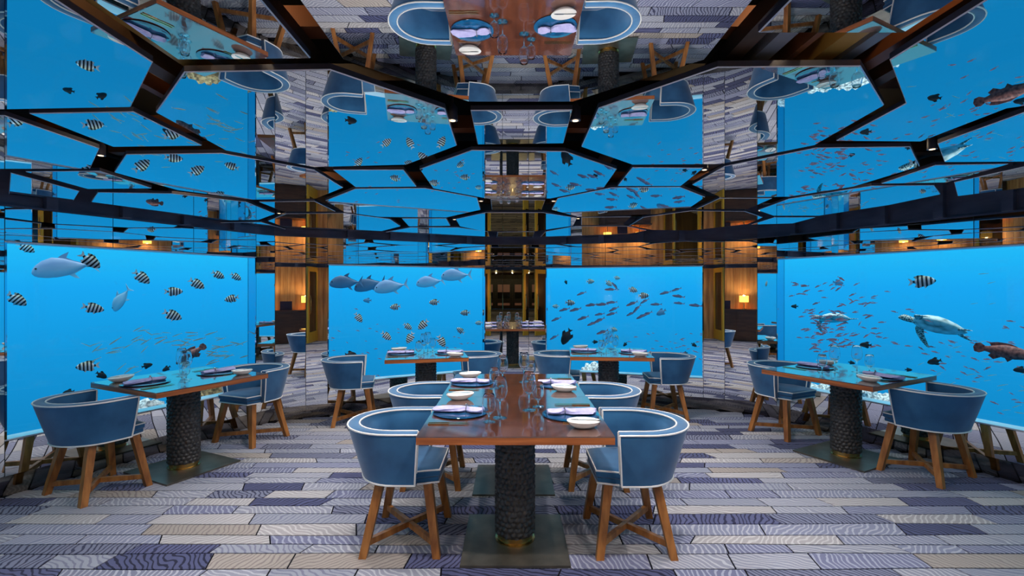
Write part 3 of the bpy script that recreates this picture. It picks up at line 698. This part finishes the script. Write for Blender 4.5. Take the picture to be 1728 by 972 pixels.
mb = MB(); mb.box(-1.05, 1.09, -22, -2.78, 2.45, 2.6); structure(mb.obj('ceiling_corridor', 'corridor_wall'), 'low ceiling of the entrance corridor', 'ceiling')
mb = MB(); mb.box(-1.05, 1.09, -22.15, -22, 0, 2.6); structure(mb.obj('wall_corridor_end', 'corridor_wall'), 'end wall of the entrance corridor', 'wall')
e = empty('door_3', (0.02, -21.98, 0)); structure(e, 'dark double door with lit panes at the far end of the corridor', 'door')
for s in (-1, 1):
    mb = MB(); mb.box(min(0.01*s, 0.80*s), max(0.01*s, 0.80*s), 0, 0.04, 0, 2.15); lf = mb.obj('leaf', 'dark_wood', e)
    for z0, z1, mm in ((0.25, 0.42, 'lit_glass'), (0.75, 1.20, 'door_glass'), (1.20, 1.75, 'lit_glass')):
        mb = MB(); mb.box(min(0.18*s, 0.66*s), max(0.18*s, 0.66*s), 0.04, 0.048, z0, z1); mb.obj('pane', mm, lf)
for k, yy in enumerate((-5.2, -9.8, -16.0)):
    e = empty('corridor_lamp', (0.02, yy, 2.45)); tag(e, 'round ceiling lamp %s along the entrance corridor' % ('first', 'second', 'third')[k], 'lamp', 'corridor ceiling lamps')
    mb = MB(); mb.lathe([(0.02, 0), (0.12, 0), (0.12, -0.03), (0.10, -0.03)], 24); mb.obj('rim', 'brass', e, 40)
    mb = MB(); mb.lathe([(0.01, -0.024), (0.10, -0.024), (0.10, -0.028), (0.01, -0.030)], 24); mb.obj('diffuser', 'dim_shade', e)
    ld = bpy.data.lights.new('bulb', 'POINT'); ld.energy = 26; ld.color = (1.0, 0.80, 0.40); ld.shadow_soft_size = 0.02
    lo = bpy.data.objects.new('bulb', ld); COL.objects.link(lo); lo.parent = e; lo.location = (0, 0, -0.05)
# ------------------------------------------------------------------ life in the sea outside the windows
def fish_material(name, build):
    m = mat(name, (150, 160, 170), 0.45, 0, 0.4); t = N(m, 'ShaderNodeTexCoord'); s = N(m, 'ShaderNodeSeparateXYZ'); L(m, t.outputs['Object'], s.inputs[0])
    build(m, s); return m
def by_height(m, s, lo, hi, z0=-0.12, z1=0.12):
    r = N(m, 'ShaderNodeMapRange'); r.inputs['From Min'].default_value = z0; r.inputs['From Max'].default_value = z1; L(m, s.outputs['Z'], r.inputs['Value'])
    c = ramp(m, [(0.2, lo), (0.8, hi)]); L(m, r.outputs[0], c.inputs['Fac']); return c
def bars(m, s):
    c = by_height(m, s, (218, 228, 236), (196, 204, 178), 0.0, 0.28)
    a = N(m, 'ShaderNodeMath', operation='MULTIPLY_ADD'); a.inputs[1].default_value = 2*math.pi*6.4; a.inputs[2].default_value = 1.1; L(m, s.outputs['X'], a.inputs[0])
    b = N(m, 'ShaderNodeMath', operation='SINE'); L(m, a.outputs[0], b.inputs[0])
    g = N(m, 'ShaderNodeMath', operation='GREATER_THAN'); g.inputs[1].default_value = 0.05; L(m, b.outputs[0], g.inputs[0])
    x = N(m, 'ShaderNodeMath', operation='GREATER_THAN'); x.inputs[1].default_value = -0.36; L(m, s.outputs['X'], x.inputs[0])
    f = N(m, 'ShaderNodeMath', operation='MULTIPLY'); L(m, g.outputs[0], f.inputs[0]); L(m, x.outputs[0], f.inputs[1])
    k = N(m, 'ShaderNodeMix', data_type='RGBA'); k.inputs['B'].default_value = (*lin((20, 22, 30)), 1); L(m, f.outputs[0], k.inputs['Factor']); L(m, c.outputs[0], k.inputs['A'])
    L(m, k.outputs['Result'], P(m).inputs['Base Color'])
fish_material('sergeant_skin', bars)
def grad(lo, hi, z0=-0.12, z1=0.12):
    def f(m, s): L(m, by_height(m, s, lo, hi, z0, z1).outputs[0], P(m).inputs['Base Color'])
    return f
fish_material('hazed_trevally_skin', grad((206, 214, 232), (146, 160, 194), -0.16, 0.16))  # pale blue of the water haze is mixed into this skin colour
fish_material('hazed_dark_trevally_skin', grad((122, 136, 164), (80, 94, 124), -0.16, 0.16))  # darker trevally, its colour also lightened for water haze
fish_material('fusilier_skin', grad((214, 150, 160), (60, 70, 110), -0.07, 0.07))
fish_material('anthias_skin', grad((232, 160, 166), (156, 98, 116), -0.1, 0.1))
fish_material('silver_skin', grad((226, 232, 226), (110, 122, 116), -0.06, 0.06))
fish_material('black_skin', grad((34, 36, 42), (22, 24, 30)))
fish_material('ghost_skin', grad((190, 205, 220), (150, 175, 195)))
fish_material('hazed_pale_skin', grad((120, 150, 176), (90, 124, 156)))  # faint distant fish: water haze put into the skin colour
m = mat('grouper_skin', (120, 60, 60), 0.6); noise_color(m, (84, 34, 36), (170, 96, 84), (14, 14, 14), 3)
m = mat('turtle_shell', (190, 196, 196), 0.6)
t = N(m, 'ShaderNodeTexCoord'); v = N(m, 'ShaderNodeTexVoronoi'); v.inputs['Scale'].default_value = 9; L(m, t.outputs['Object'], v.inputs['Vector'])
r = ramp(m, [(0.0, (232, 234, 230)), (0.55, (196, 200, 196)), (0.9, (120, 124, 118))]); L(m, v.outputs['Distance'], r.inputs['Fac']); L(m, r.outputs[0], P(m).inputs['Base Color'])
m = mat('turtle_skin', (120, 122, 116), 0.7)
t = N(m, 'ShaderNodeTexCoord'); v = N(m, 'ShaderNodeTexVoronoi', feature='DISTANCE_TO_EDGE'); v.inputs['Scale'].default_value = 26; L(m, t.outputs['Object'], v.inputs['Vector'])
r = ramp(m, [(0.02, (220, 222, 214)), (0.12, (84, 86, 84))]); L(m, v.outputs['Distance'], r.inputs['Fac']); L(m, r.outputs[0], P(m).inputs['Base Color'])
mat('eye_black', (8, 8, 10), 0.2)
noise_color(mat('coral_pale', (214, 212, 206), 0.9), (120, 126, 130), (240, 240, 236), (30, 30, 30), 5, 0.4, 0.6)
noise_color(mat('coral_tan', (150, 120, 84), 0.9), (96, 76, 54), (190, 158, 110), (22, 22, 22), 5, 0.4, 0.6)
noise_color(mat('reef_rock', (84, 84, 80), 0.95), (54, 58, 60), (118, 112, 104), (7, 7, 7), 6)

def fish_mesh(name, skin, prof, fins, seg=14, eye=True):
    """nose at +x 0.5, unit length; prof: (x, top, bottom, half width); fins: outlines in the x z plane, or (outline, y, angle)"""
    b = MB(); rings = []
    for x, tp, bt, hw in prof:
        c, h = (tp+bt)/2, (tp-bt)/2
        rings.append([(x, hw*math.cos(2*math.pi*k/seg), c+h*math.sin(2*math.pi*k/seg)) for k in range(seg)])
    b.loft(rings)
    for f in fins:
        th = 0.006
        b.loft([[(x, -th, z) for x, z in f], [(x, th, z) for x, z in f]])
    if eye:
        x = prof[2][0]; hw = prof[2][3]*0.93; z = (prof[2][1]*0.55+prof[2][2]*0.1)
        for s in (-1, 1): b.lathe([(0.002, -0.018), (0.016, -0.010), (0.018, 0), (0.016, 0.010), (0.002, 0.018)], 8, (x, s*hw, z), 1)
    return b.mesh(name, [skin, 'eye_black'], 40)
sergeant = dict(prof=[(0.5, 0.012, -0.012, 0.01), (0.46, 0.07, -0.07, 0.04), (0.38, 0.155, -0.14, 0.075), (0.24, 0.235, -0.215, 0.095), (0.08, 0.262, -0.255, 0.095), (-0.08, 0.225, -0.225, 0.075), (-0.2, 0.14, -0.145, 0.05), (-0.28, 0.065, -0.07, 0.025), (-0.34, 0.05, -0.05, 0.015)],
    fins=[[(-0.32, 0.05), (-0.42, 0.13), (-0.52, 0.17), (-0.44, 0.02), (-0.44, -0.02), (-0.52, -0.17), (-0.42, -0.13), (-0.32, -0.05)], [(0.2, 0.22), (0.0, 0.30), (-0.16, 0.29), (-0.30, 0.22), (-0.22, 0.12), (0.0, 0.23)], [(0.02, -0.24), (-0.14, -0.30), (-0.28, -0.24), (-0.22, -0.12)], [(0.22, -0.18), (0.10, -0.33), (0.06, -0.22)]])
trev = dict(prof=[(0.5, 0.0, -0.04, 0.01), (0.475, 0.06, -0.085, 0.03), (0.42, 0.125, -0.12, 0.05), (0.31, 0.20, -0.155, 0.07), (0.15, 0.245, -0.175, 0.078), (-0.02, 0.195, -0.165, 0.065), (-0.18, 0.105, -0.105, 0.042), (-0.31, 0.032, -0.034, 0.02), (-0.40, 0.014, -0.014, 0.012)],
    fins=[[(-0.38, 0.012), (-0.45, 0.10), (-0.53, 0.20), (-0.475, 0.03), (-0.465, 0.0), (-0.475, -0.03), (-0.53, -0.20), (-0.45, -0.10), (-0.38, -0.012)], [(0.06, 0.225), (-0.02, 0.27), (-0.13, 0.31), (-0.07, 0.20), (-0.17, 0.12), (-0.34, 0.035), (-0.30, 0.03), (-0.10, 0.14)], [(-0.04, -0.155), (-0.12, -0.23), (-0.19, -0.26), (-0.13, -0.145), (-0.34, -0.035), (-0.30, -0.03), (-0.12, -0.11)], [(0.24, -0.03), (0.12, -0.09), (0.02, -0.10), (0.16, -0.02)]])
fus = dict(prof=[(0.5, 0.0, -0.01, 0.008), (0.45, 0.045, -0.05, 0.03), (0.34, 0.085, -0.085, 0.05), (0.16, 0.108, -0.105, 0.058), (-0.04, 0.09, -0.09, 0.05), (-0.22, 0.05, -0.05, 0.03), (-0.36, 0.02, -0.02, 0.012)],
    fins=[[(-0.34, 0.018), (-0.50, 0.12), (-0.42, 0.0), (-0.50, -0.12), (-0.34, -0.018)], [(0.18, 0.10), (0.05, 0.15), (-0.18, 0.09), (-0.24, 0.04), (0.0, 0.09)], [(-0.04, -0.085), (-0.16, -0.11), (-0.24, -0.05)]])
slim = dict(prof=[(0.5, 0.0, -0.006, 0.006), (0.42, 0.03, -0.03, 0.02), (0.25, 0.055, -0.055, 0.03), (0.0, 0.06, -0.06, 0.03), (-0.25, 0.035, -0.035, 0.018), (-0.40, 0.012, -0.012, 0.008)],
    fins=[[(-0.38, 0.01), (-0.5, 0.07), (-0.44, 0.0), (-0.5, -0.07), (-0.38, -0.01)]])
oval = dict(prof=[(0.5, 0.01, -0.01, 0.01), (0.46, 0.08, -0.08, 0.04), (0.36, 0.18, -0.17, 0.07), (0.18, 0.25, -0.24, 0.09), (-0.02, 0.25, -0.25, 0.085), (-0.2, 0.17, -0.17, 0.06), (-0.32, 0.06, -0.06, 0.02)],
    fins=[[(-0.30, 0.05), (-0.50, 0.15), (-0.44, 0.0), (-0.50, -0.15), (-0.30, -0.05)], [(0.1, 0.24), (-0.14, 0.34), (-0.28, 0.26), (-0.2, 0.16)], [(0.1, -0.24), (-0.14, -0.34), (-0.28, -0.26), (-0.2, -0.16)]])
group_ = dict(prof=[(0.5, 0.0, -0.03, 0.012), (0.46, 0.05, -0.07, 0.05), (0.36, 0.11, -0.12, 0.08), (0.20, 0.155, -0.15, 0.10), (0.02, 0.16, -0.15, 0.10), (-0.14, 0.12, -0.115, 0.075), (-0.26, 0.075, -0.07, 0.04), (-0.33, 0.065, -0.06, 0.025)],
    fins=[[(-0.31, 0.06), (-0.40, 0.12), (-0.49, 0.10), (-0.52, 0.0), (-0.49, -0.10), (-0.40, -0.12), (-0.31, -0.06)], [(0.22, 0.15), (0.10, 0.20), (-0.12, 0.20), (-0.26, 0.16), (-0.22, 0.09), (0.0, 0.15)], [(-0.02, -0.14), (-0.14, -0.22), (-0.24, -0.15), (-0.2, -0.08)], [(0.20, -0.12), (0.10, -0.23), (0.04, -0.14)]])
FM = dict(sergeant=fish_mesh('sergeant', 'sergeant_skin', sergeant['prof'], sergeant['fins']), trevally=fish_mesh('trevally', 'hazed_trevally_skin', trev['prof'], trev['fins']),
          dark_trevally=fish_mesh('trevally', 'hazed_dark_trevally_skin', trev['prof'], trev['fins']), ghost=fish_mesh('trevally', 'ghost_skin', trev['prof'], trev['fins']), fusilier=fish_mesh('fusilier', 'fusilier_skin', fus['prof'], fus['fins'], 10),
          anthias=fish_mesh('anthias', 'anthias_skin', fus['prof'], fus['fins'], 6, False), silver=fish_mesh('silverside', 'silver_skin', slim['prof'], slim['fins'], 6, False),
          black=fish_mesh('damselfish', 'black_skin', oval['prof'], oval['fins'], 10), pale=fish_mesh('surgeonfish', 'hazed_pale_skin', oval['prof'], oval['fins'], 10),
          grouper=fish_mesh('grouper', 'grouper_skin', group_['prof'], group_['fins']), trigger=fish_mesh('triggerfish', 'black_skin', trev['prof'][:2]+oval['prof'][2:], oval['fins'], 10))
REAL = dict(ghost=0.3, sergeant=0.15, trevally=0.58, dark_trevally=0.58, fusilier=0.20, anthias=0.085, silver=0.13, black=0.13, pale=0.24, grouper=0.42, trigger=0.28)
NAME = dict(ghost='trevally', sergeant='sergeant_fish', trevally='trevally', dark_trevally='trevally', fusilier='fusilier_fish', anthias='anthias_fish', silver='silverside_fish', black='damselfish', pale='surgeonfish', grouper='grouper', trigger='triggerfish')
def wall_depth(px):
    """how far along +y the outer face of the glass lies on the sight line through column px"""
    k = (px-864)/FPX; best = None
    for i in range(13):
        a, b = OFF[0.15][i], OFF[0.15][i+1]
        den = (b.x-a.x)-k*(b.y-a.y)
        if abs(den) < 1e-6: continue
        u = (k*a.y-a.x)/den
        if -0.02 <= u <= 1.02:
            yy = a.y+u*(b.y-a.y)
            if yy > 0.5 and (best is None or yy < best): best = yy
    return best or 6.6
def sea_frame(px, py, depth):
    k = (px-864)/FPX; p = Vector((k*depth, depth, EYE-(py-486)/FPX*depth))
    ray = (p-Vector((0, 0, EYE))).normalized(); rt = Vector((ray.y, -ray.x, 0)).normalized()
    return p, rt, Vector((rt.y*-1, rt.x, 0))
def swim(kind, px, py, ln, tilt, face, label, group=None, yaw=0.0, real=None, roll=0.0, extra=0.22):
    """tilt: degrees nose down; face -1 swims to the left, +1 to the right; ln: apparent length, which sets how far off it is"""
    size = real or REAL[kind]
    depth = max(size*FPX/ln, wall_depth(px)+extra+size*0.35)
    size = ln*depth/FPX/max(0.5, math.cos(yaw))
    p, rt, away = sea_frame(px, py, depth)
    h = (rt*face*math.cos(yaw)+away*math.sin(yaw)).normalized()
    x = (h*math.cos(R(tilt))-Vector((0, 0, 1))*math.sin(R(tilt))).normalized()
    yv = Vector((0, 0, 1)).cross(x).normalized(); z = x.cross(yv)
    M = Matrix((x, yv, z)).transposed().to_4x4() @ Matrix.Rotation(roll, 4, 'X')
    o = place(NAME[kind], FM[kind]); o.matrix_world = Matrix.Translation(p) @ M @ Matrix.Scale(size, 4)
    tag(o, label, 'fish', group); return o
SG = 'striped sergeant fish outside the windows'
def sg(px, py, ln, tilt, face, note): swim('sergeant', px, py, ln, tilt, face, 'black barred fish '+note, SG, random.Random(px).uniform(-.25, .25))
sg(44, 418, 25, 35, 1, 'half hidden by the top edge of the left window')
sg(152, 440, 34, 42, 1, 'crossing the tail of the lone trevally')
sg(28, 505, 31, 42, 1, 'diving at the far left edge of the left window')
sg(239, 468, 29, 44, 1, 'diving right of the lone trevally, above the thin silver fish')
sg(157, 520, 30, 16, 1, 'swimming right below the lone trevally')
sg(293, 492, 26, 0, 1, 'swimming level, middle of the left window')
sg(291, 532, 29, 28, 1, 'lowest of the pair in the middle of the left window')
sg(332, 479, 26, 35, 1, 'nosing down in the upper right of the left window')
sg(368, 464, 21, 30, 1, 'small and high near the right end of the left window')
sg(398, 467, 19, 35, 1, 'touching the right jamb of the left window')
sg(391, 504, 22, 16, -1, 'swimming left near the right jamb of the left window')
sg(148, 618, 31, 2, -1, 'swimming left above the near end of the left window table')
sg(667, 518, 18, 8, -1, 'under the group of three trevally')
sg(733, 510, 18, 6, -1, 'under the pair of trevally right of the group')
sg(785, 528, 17, 4, -1, 'near the right jamb of the trevally window')
sg(808, 545, 13, 4, -1, 'partly behind the right jamb of the trevally window')
sg(605, 536, 19, 55, 1, 'diving at the left of the trevally window')
sg(688, 551, 17, 36, 1, 'nosing down in the middle of the trevally window')
sg(714, 548, 22, 44, -1, 'nosing down to the left, middle of the trevally window')
sg(777, 558, 16, -35, -1, 'nosing upward at the right of the trevally window')
sg(652, 567, 20, 40, 1, 'above the left seat of the trevally window table')
sg(692, 570, 21, 62, -1, 'nosing steeply down behind the glasses of the trevally window table')
sg(745, 576, 22, 62, 1, 'diving above the right seat of the trevally window table')
sg(996, 475, 14, 0, 1, 'high in the left part of the fusilier window')
sg(1027, 478, 14, 42, 1, 'nosing down above the fusilier shoal')
sg(1041, 469, 11, 10, 1, 'highest and smallest in the fusilier window')
sg(1068, 489, 16, 20, 1, 'pale one over the middle of the fusilier shoal')
sg(1086, 499, 18, 0, 1, 'dark one over the middle of the fusilier shoal')
sg(962, 511, 17, 4, 1, 'at the left of the fusilier shoal')
sg(938, 517, 12, 0, -1, 'by the left jamb of the fusilier window')
sg(1036, 556, 13, 20, 1, 'pale one low in the fusilier window')
sg(1040, 570, 13, 70, 1, 'standing nose down above the glasses of the fusilier table')
sg(1556, 475, 36, -4, 1, 'alone in the top of the turtle window')
TG = 'trevally outside the windows'
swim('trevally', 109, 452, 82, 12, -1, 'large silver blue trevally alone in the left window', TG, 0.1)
swim('dark_trevally', 584, 477, 53, 4, -1, 'dark trevally leading the group of three', TG)
swim('dark_trevally', 624, 481, 52, 14, -1, 'dark trevally in the middle of the group of three', TG, 0.2)
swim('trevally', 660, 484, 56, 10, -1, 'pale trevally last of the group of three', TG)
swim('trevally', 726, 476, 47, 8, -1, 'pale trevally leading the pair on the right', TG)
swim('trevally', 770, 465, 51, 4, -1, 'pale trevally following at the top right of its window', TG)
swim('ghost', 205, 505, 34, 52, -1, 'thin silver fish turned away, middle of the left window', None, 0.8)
swim('grouper', 322, 598, 50, 34, -1, 'dark red grouper behind the glasses of the left window table', 'groupers')
swim('grouper', 1693, 593, 72, 8, 1, 'red brown grouper at the right edge of the turtle window', 'groupers')
DK = 'small dark reef fish'
for px, py, ln, tl, fc, nt_ in ((171, 633, 18, 40, 1, 'just above the near end of the left window table'), (248, 617, 16, -14, 1, 'left of the glasses on the left window table'), (281, 622, 13, 30, -1, 'beside the glasses on the left window table'),
        (116, 662, 16, 10, -1, 'above the leftmost chair'), (246, 680, 15, 20, 1, 'below the top of the left window table'), (592, 599, 20, 8, 1, 'behind the left chair of the trevally window'),
        (708, 578, 11, 0, 1, 'above the middle of the trevally window table'), (1171, 582, 10, 30, 1, 'by the right jamb of the fusilier window'), (1055, 581, 9, 50, -1, 'above the middle of the fusilier window table'),
        (1004, 577, 10, 0, 1, 'above the left seat of the fusilier window table'), (1156, 596, 9, 10, -1, 'above the right chair of the fusilier window'), (1577, 610, 20, 20, -1, 'alone under the large turtle'),
        (1461, 582, 17, 0, -1, 'between the glasses of the turtle window table'), (1437, 612, 10, 10, 1, 'at the rim of the turtle window table'), (1341, 517, 11, 0, -1, 'left of the small turtle'),
        (1533, 624, 10, 0, 1, 'just over the right part of the turtle window table'), (1722, 624, 18, 10, -1, 'at the very right edge below the grouper'), (955, 476, 8, 70, 1, 'top left of the fusilier window')):
    swim('black', px, py, ln, tl, fc, 'small dark fish '+nt_, DK, random.Random(px+3).uniform(-.4, .4))
swim('trigger', 956, 568, 30, 62, -1, 'black triggerfish hanging nose down at the left of the fusilier window')
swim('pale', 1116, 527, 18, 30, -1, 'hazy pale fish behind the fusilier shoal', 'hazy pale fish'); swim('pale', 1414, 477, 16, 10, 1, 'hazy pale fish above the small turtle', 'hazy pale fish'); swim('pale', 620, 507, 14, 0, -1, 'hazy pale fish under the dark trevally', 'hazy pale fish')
FU = 'fusiliers in the shoal'
for cx, cyp, tl in ((440, 298, 20), (705, 262, 0), (745, 232, -50), (285, 445, 15), (385, 445, 15), (530, 403, 8), (630, 398, 5), (715, 380, 5), (900, 390, 22), (1015, 368, 30), (1205, 292, 14), (1305, 262, 18), (1325, 325, -8), (1330, 388, -5),
        (1480, 408, -5), (1120, 398, 2), (605, 488, 10), (735, 440, 25), (890, 483, 25), (945, 435, 45), (990, 505, 25), (1035, 485, 25), (455, 522, 20), (210, 532, 22), (540, 572, 20), (600, 543, 25), (715, 484, 15), (630, 650, 20), (190, 697, 30), (690, 700, 30), (650, 770, 45)):
    swim('fusilier', 900+cx/5.4, 440+cyp/5.4, random.Random(cx).uniform(17, 22), tl, -1, 'slender pink bellied fusilier in the shoal right of the central mirror', FU, random.Random(cx+1).uniform(-.3, .3))
rs = random.Random(11)
def school(kind, n, region, lr, tilt, face, label, group, dep=(0.3, 1.6)):
    k = 0; guard = 0
    while k < n and guard < n*40:
        guard += 1
        x0, y0, x1, y1, pw = region[rs.randrange(len(region))]
        px = rs.uniform(x0, x1); py = y0+(y1-y0)*rs.random()**pw
        swim(kind, px, py, rs.uniform(*lr), rs.gauss(tilt, 14), face if rs.random() < 0.9 else -face, label, group, rs.uniform(-.5, .5), extra=rs.uniform(*dep)); k += 1
school('anthias', 145, [(1342, 478, 1500, 600, 1), (1360, 500, 1490, 585, 1), (1360, 510, 1480, 580, 1), (1336, 470, 1420, 590, 1)], (8, 13), 14, -1, 'tiny reddish fish in the dense school around the small turtle', 'school around the small turtle')
school('anthias', 70, [(1500, 520, 1728, 640, 0.8), (1560, 570, 1728, 700, 1)], (7, 12), -14, -1, 'tiny reddish fish scattered round the large turtle', 'loose school by the large turtle')
school('silver', 34, [(1520, 540, 1728, 700, 0.8), (1640, 440, 1728, 700, 1)], (8, 14), 20, -1, 'thin glinting silverside at the right of the turtle window', 'silversides in the turtle window')
school('anthias', 45, [(558, 520, 700, 612, 0.7), (558, 545, 640, 640, 1), (700, 560, 800, 620, 1)], (4.5, 7.5), 6, 1, 'tiny reddish fish low in the trevally window', 'school in the trevally window')
school('anthias', 36, [(1090, 550, 1186, 632, 0.9), (1060, 560, 1180, 600, 1)], (5, 8), -6, -1, 'tiny reddish fish low at the right of the fusilier window', 'school in the fusilier window')
for x0, y0, n in ((215, 580, 8), (170, 595, 6), (245, 560, 6), (290, 572, 8), (340, 575, 8), (380, 590, 14), (230, 615, 4), (380, 610, 8)):
    school('silver', n, [(x0-30, y0-14, x0+34, y0+16, 1)], (13, 21), 24 if x0 < 280 else 8, -1, 'slim silver fish in the school behind the left window table', 'silver school in the left window')

# two turtles
def make_turtle(px, py, ln, tilt, label, roll, yaw):
    b = MB(); seg = 28
    for lv in range(1):
        rings = []
        for x, w, tp, bt in ((0.30, 0.03, 0.012, -0.010), (0.285, 0.11, 0.05, -0.025), (0.23, 0.185, 0.085, -0.045), (0.12, 0.235, 0.12, -0.06), (0.0, 0.245, 0.13, -0.065), (-0.12, 0.215, 0.115, -0.06), (-0.24, 0.15, 0.08, -0.045), (-0.33, 0.075, 0.04, -0.025), (-0.375, 0.015, 0.006, -0.004)):
            ring = []
            for k in range(seg):
                a = 2*math.pi*k/seg; s = math.sin(a)
                ring.append((x, w*math.cos(a), (tp if s > 0 else -bt)*s))
            rings.append(ring)
        b.loft(rings, mi=0)
    b.loft([[(x, r*math.cos(2*math.pi*k/12), z+h*math.sin(2*math.pi*k/12)) for k in range(12)] for x, r, h, z in ((0.26, 0.05, 0.04, 0.005), (0.32, 0.052, 0.045, 0.012), (0.38, 0.058, 0.052, 0.02), (0.43, 0.056, 0.052, 0.024), (0.475, 0.036, 0.034, 0.016), (0.497, 0.012, 0.012, 0.006))], mi=1)
    def flipper(pts, mi=1):
        rings = []
        for (x, y_, z, c, th) in pts:
            rings.append([(x+c*math.cos(2*math.pi*k/10), y_, z+th*math.sin(2*math.pi*k/10)) for k in range(10)])
        b.loft(rings, mi=mi)
    for s in (-1, 1):
        dn = 1.0 if s < 0 else 0.35
        flipper([(0.20, s*0.12, -0.01, 0.055, 0.024), (0.22, s*0.22, -0.02*dn, 0.06, 0.02), (0.20, s*0.31, -0.07*dn, 0.055, 0.015), (0.13, s*0.40, -0.15*dn, 0.042, 0.010), (0.06, s*0.46, -0.21*dn, 0.02, 0.006)])
        flipper([(-0.27, s*0.06, -0.01, 0.04, 0.018), (-0.32, s*0.13, -0.02, 0.045, 0.014), (-0.39, s*0.18, -0.03, 0.035, 0.008), (-0.43, s*0.20, -0.035, 0.015, 0.004)])
    me = b.mesh('turtle', ['turtle_shell', 'turtle_skin'], 50)
    real = 0.85; depth = real*FPX/ln; p, rt, away = sea_frame(px, py, depth)
    h = (rt*-1*math.cos(yaw)+away*math.sin(yaw)).normalized(); x = (h*math.cos(R(tilt))-Vector((0, 0, 1))*math.sin(R(tilt))).normalized()
    yv = Vector((0, 0, 1)).cross(x).normalized(); z = x.cross(yv)
    o = place('sea_turtle', me); o.matrix_world = Matrix.Translation(p) @ Matrix((x, yv, z)).transposed().to_4x4() @ Matrix.Rotation(R(roll), 4, 'X') @ Matrix.Scale(real, 4)
    tag(o, label, 'turtle', 'sea turtles')
make_turtle(1580, 550, 106, -13, 'large pale sea turtle gliding left in the right window', 28, 0.15)
make_turtle(1407, 538, 70, -3, 'smaller sea turtle half hidden in the dense school', 20, -0.5)

# reef under the windows
def lump(name, loc, rad, mname, seed, knob, parent=None, amp=0.25):
    rr = random.Random(seed); bm = bmesh.new(); bmesh.ops.create_icosphere(bm, subdivisions=4, radius=1.0)
    ks = [Vector((rr.gauss(0, 1), rr.gauss(0, 1), rr.gauss(0, 1))).normalized() for _ in range(knob)]
    for v in bm.verts:
        d = min((v.co-k).length for k in ks); f = 1+amp*(0.5-min(1.0, d*math.sqrt(knob)*0.42))
        v.co = Vector((v.co.x*rad[0]*f, v.co.y*rad[1]*f, v.co.z*rad[2]*f))
    me = bpy.data.meshes.new(name); bm.to_mesh(me); bm.free(); me.materials.append(MATS[mname]); me.polygons.foreach_set('use_smooth', [True]*len(me.polygons))
    return place(name, me, None, loc)
REEF = [(1438, 671, 5.75, 0.26, 'coral_pale', 'pale knobbly coral beneath the turtle window table'), (1492, 692, 5.6, 0.22, 'coral_pale', 'pale coral head right of the coral beneath the turtle table'), (1385, 668, 6.2, 0.2, 'coral_pale', 'small pale coral left of the coral beneath the turtle table'),
        (242, 702, 4.85, 0.2, 'coral_pale', 'pale coral showing left of the left table pedestal'), (345, 667, 5.5, 0.22, 'coral_tan', 'tan coral showing right of the left table pedestal'),
        (562, 645, 6.45, 0.22, 'coral_tan', 'tan coral in the bottom left corner of the trevally window'), (1000, 630, 7.4, 0.2, 'coral_pale', 'pale coral low in the fusilier window beside the pedestal')]
for q, (px, py, dp, rd, mn, lb) in enumerate(REEF):
    p, _, _ = sea_frame(px, py, dp)
    c = lump('coral_head', p, (rd, rd, rd*0.8), mn, 20+q, 70, amp=0.32); tag(c, lb, 'coral', 'coral heads outside the windows')
    rk = lump('reef_rock', (p.x, p.y, p.z-rd*0.74-1.5), (rd*0.8, rd*0.8, 1.5), 'reef_rock', 50+q, 30, amp=0.3); tag(rk, 'tall reef rock carrying the '+lb, 'rock', 'reef rocks')
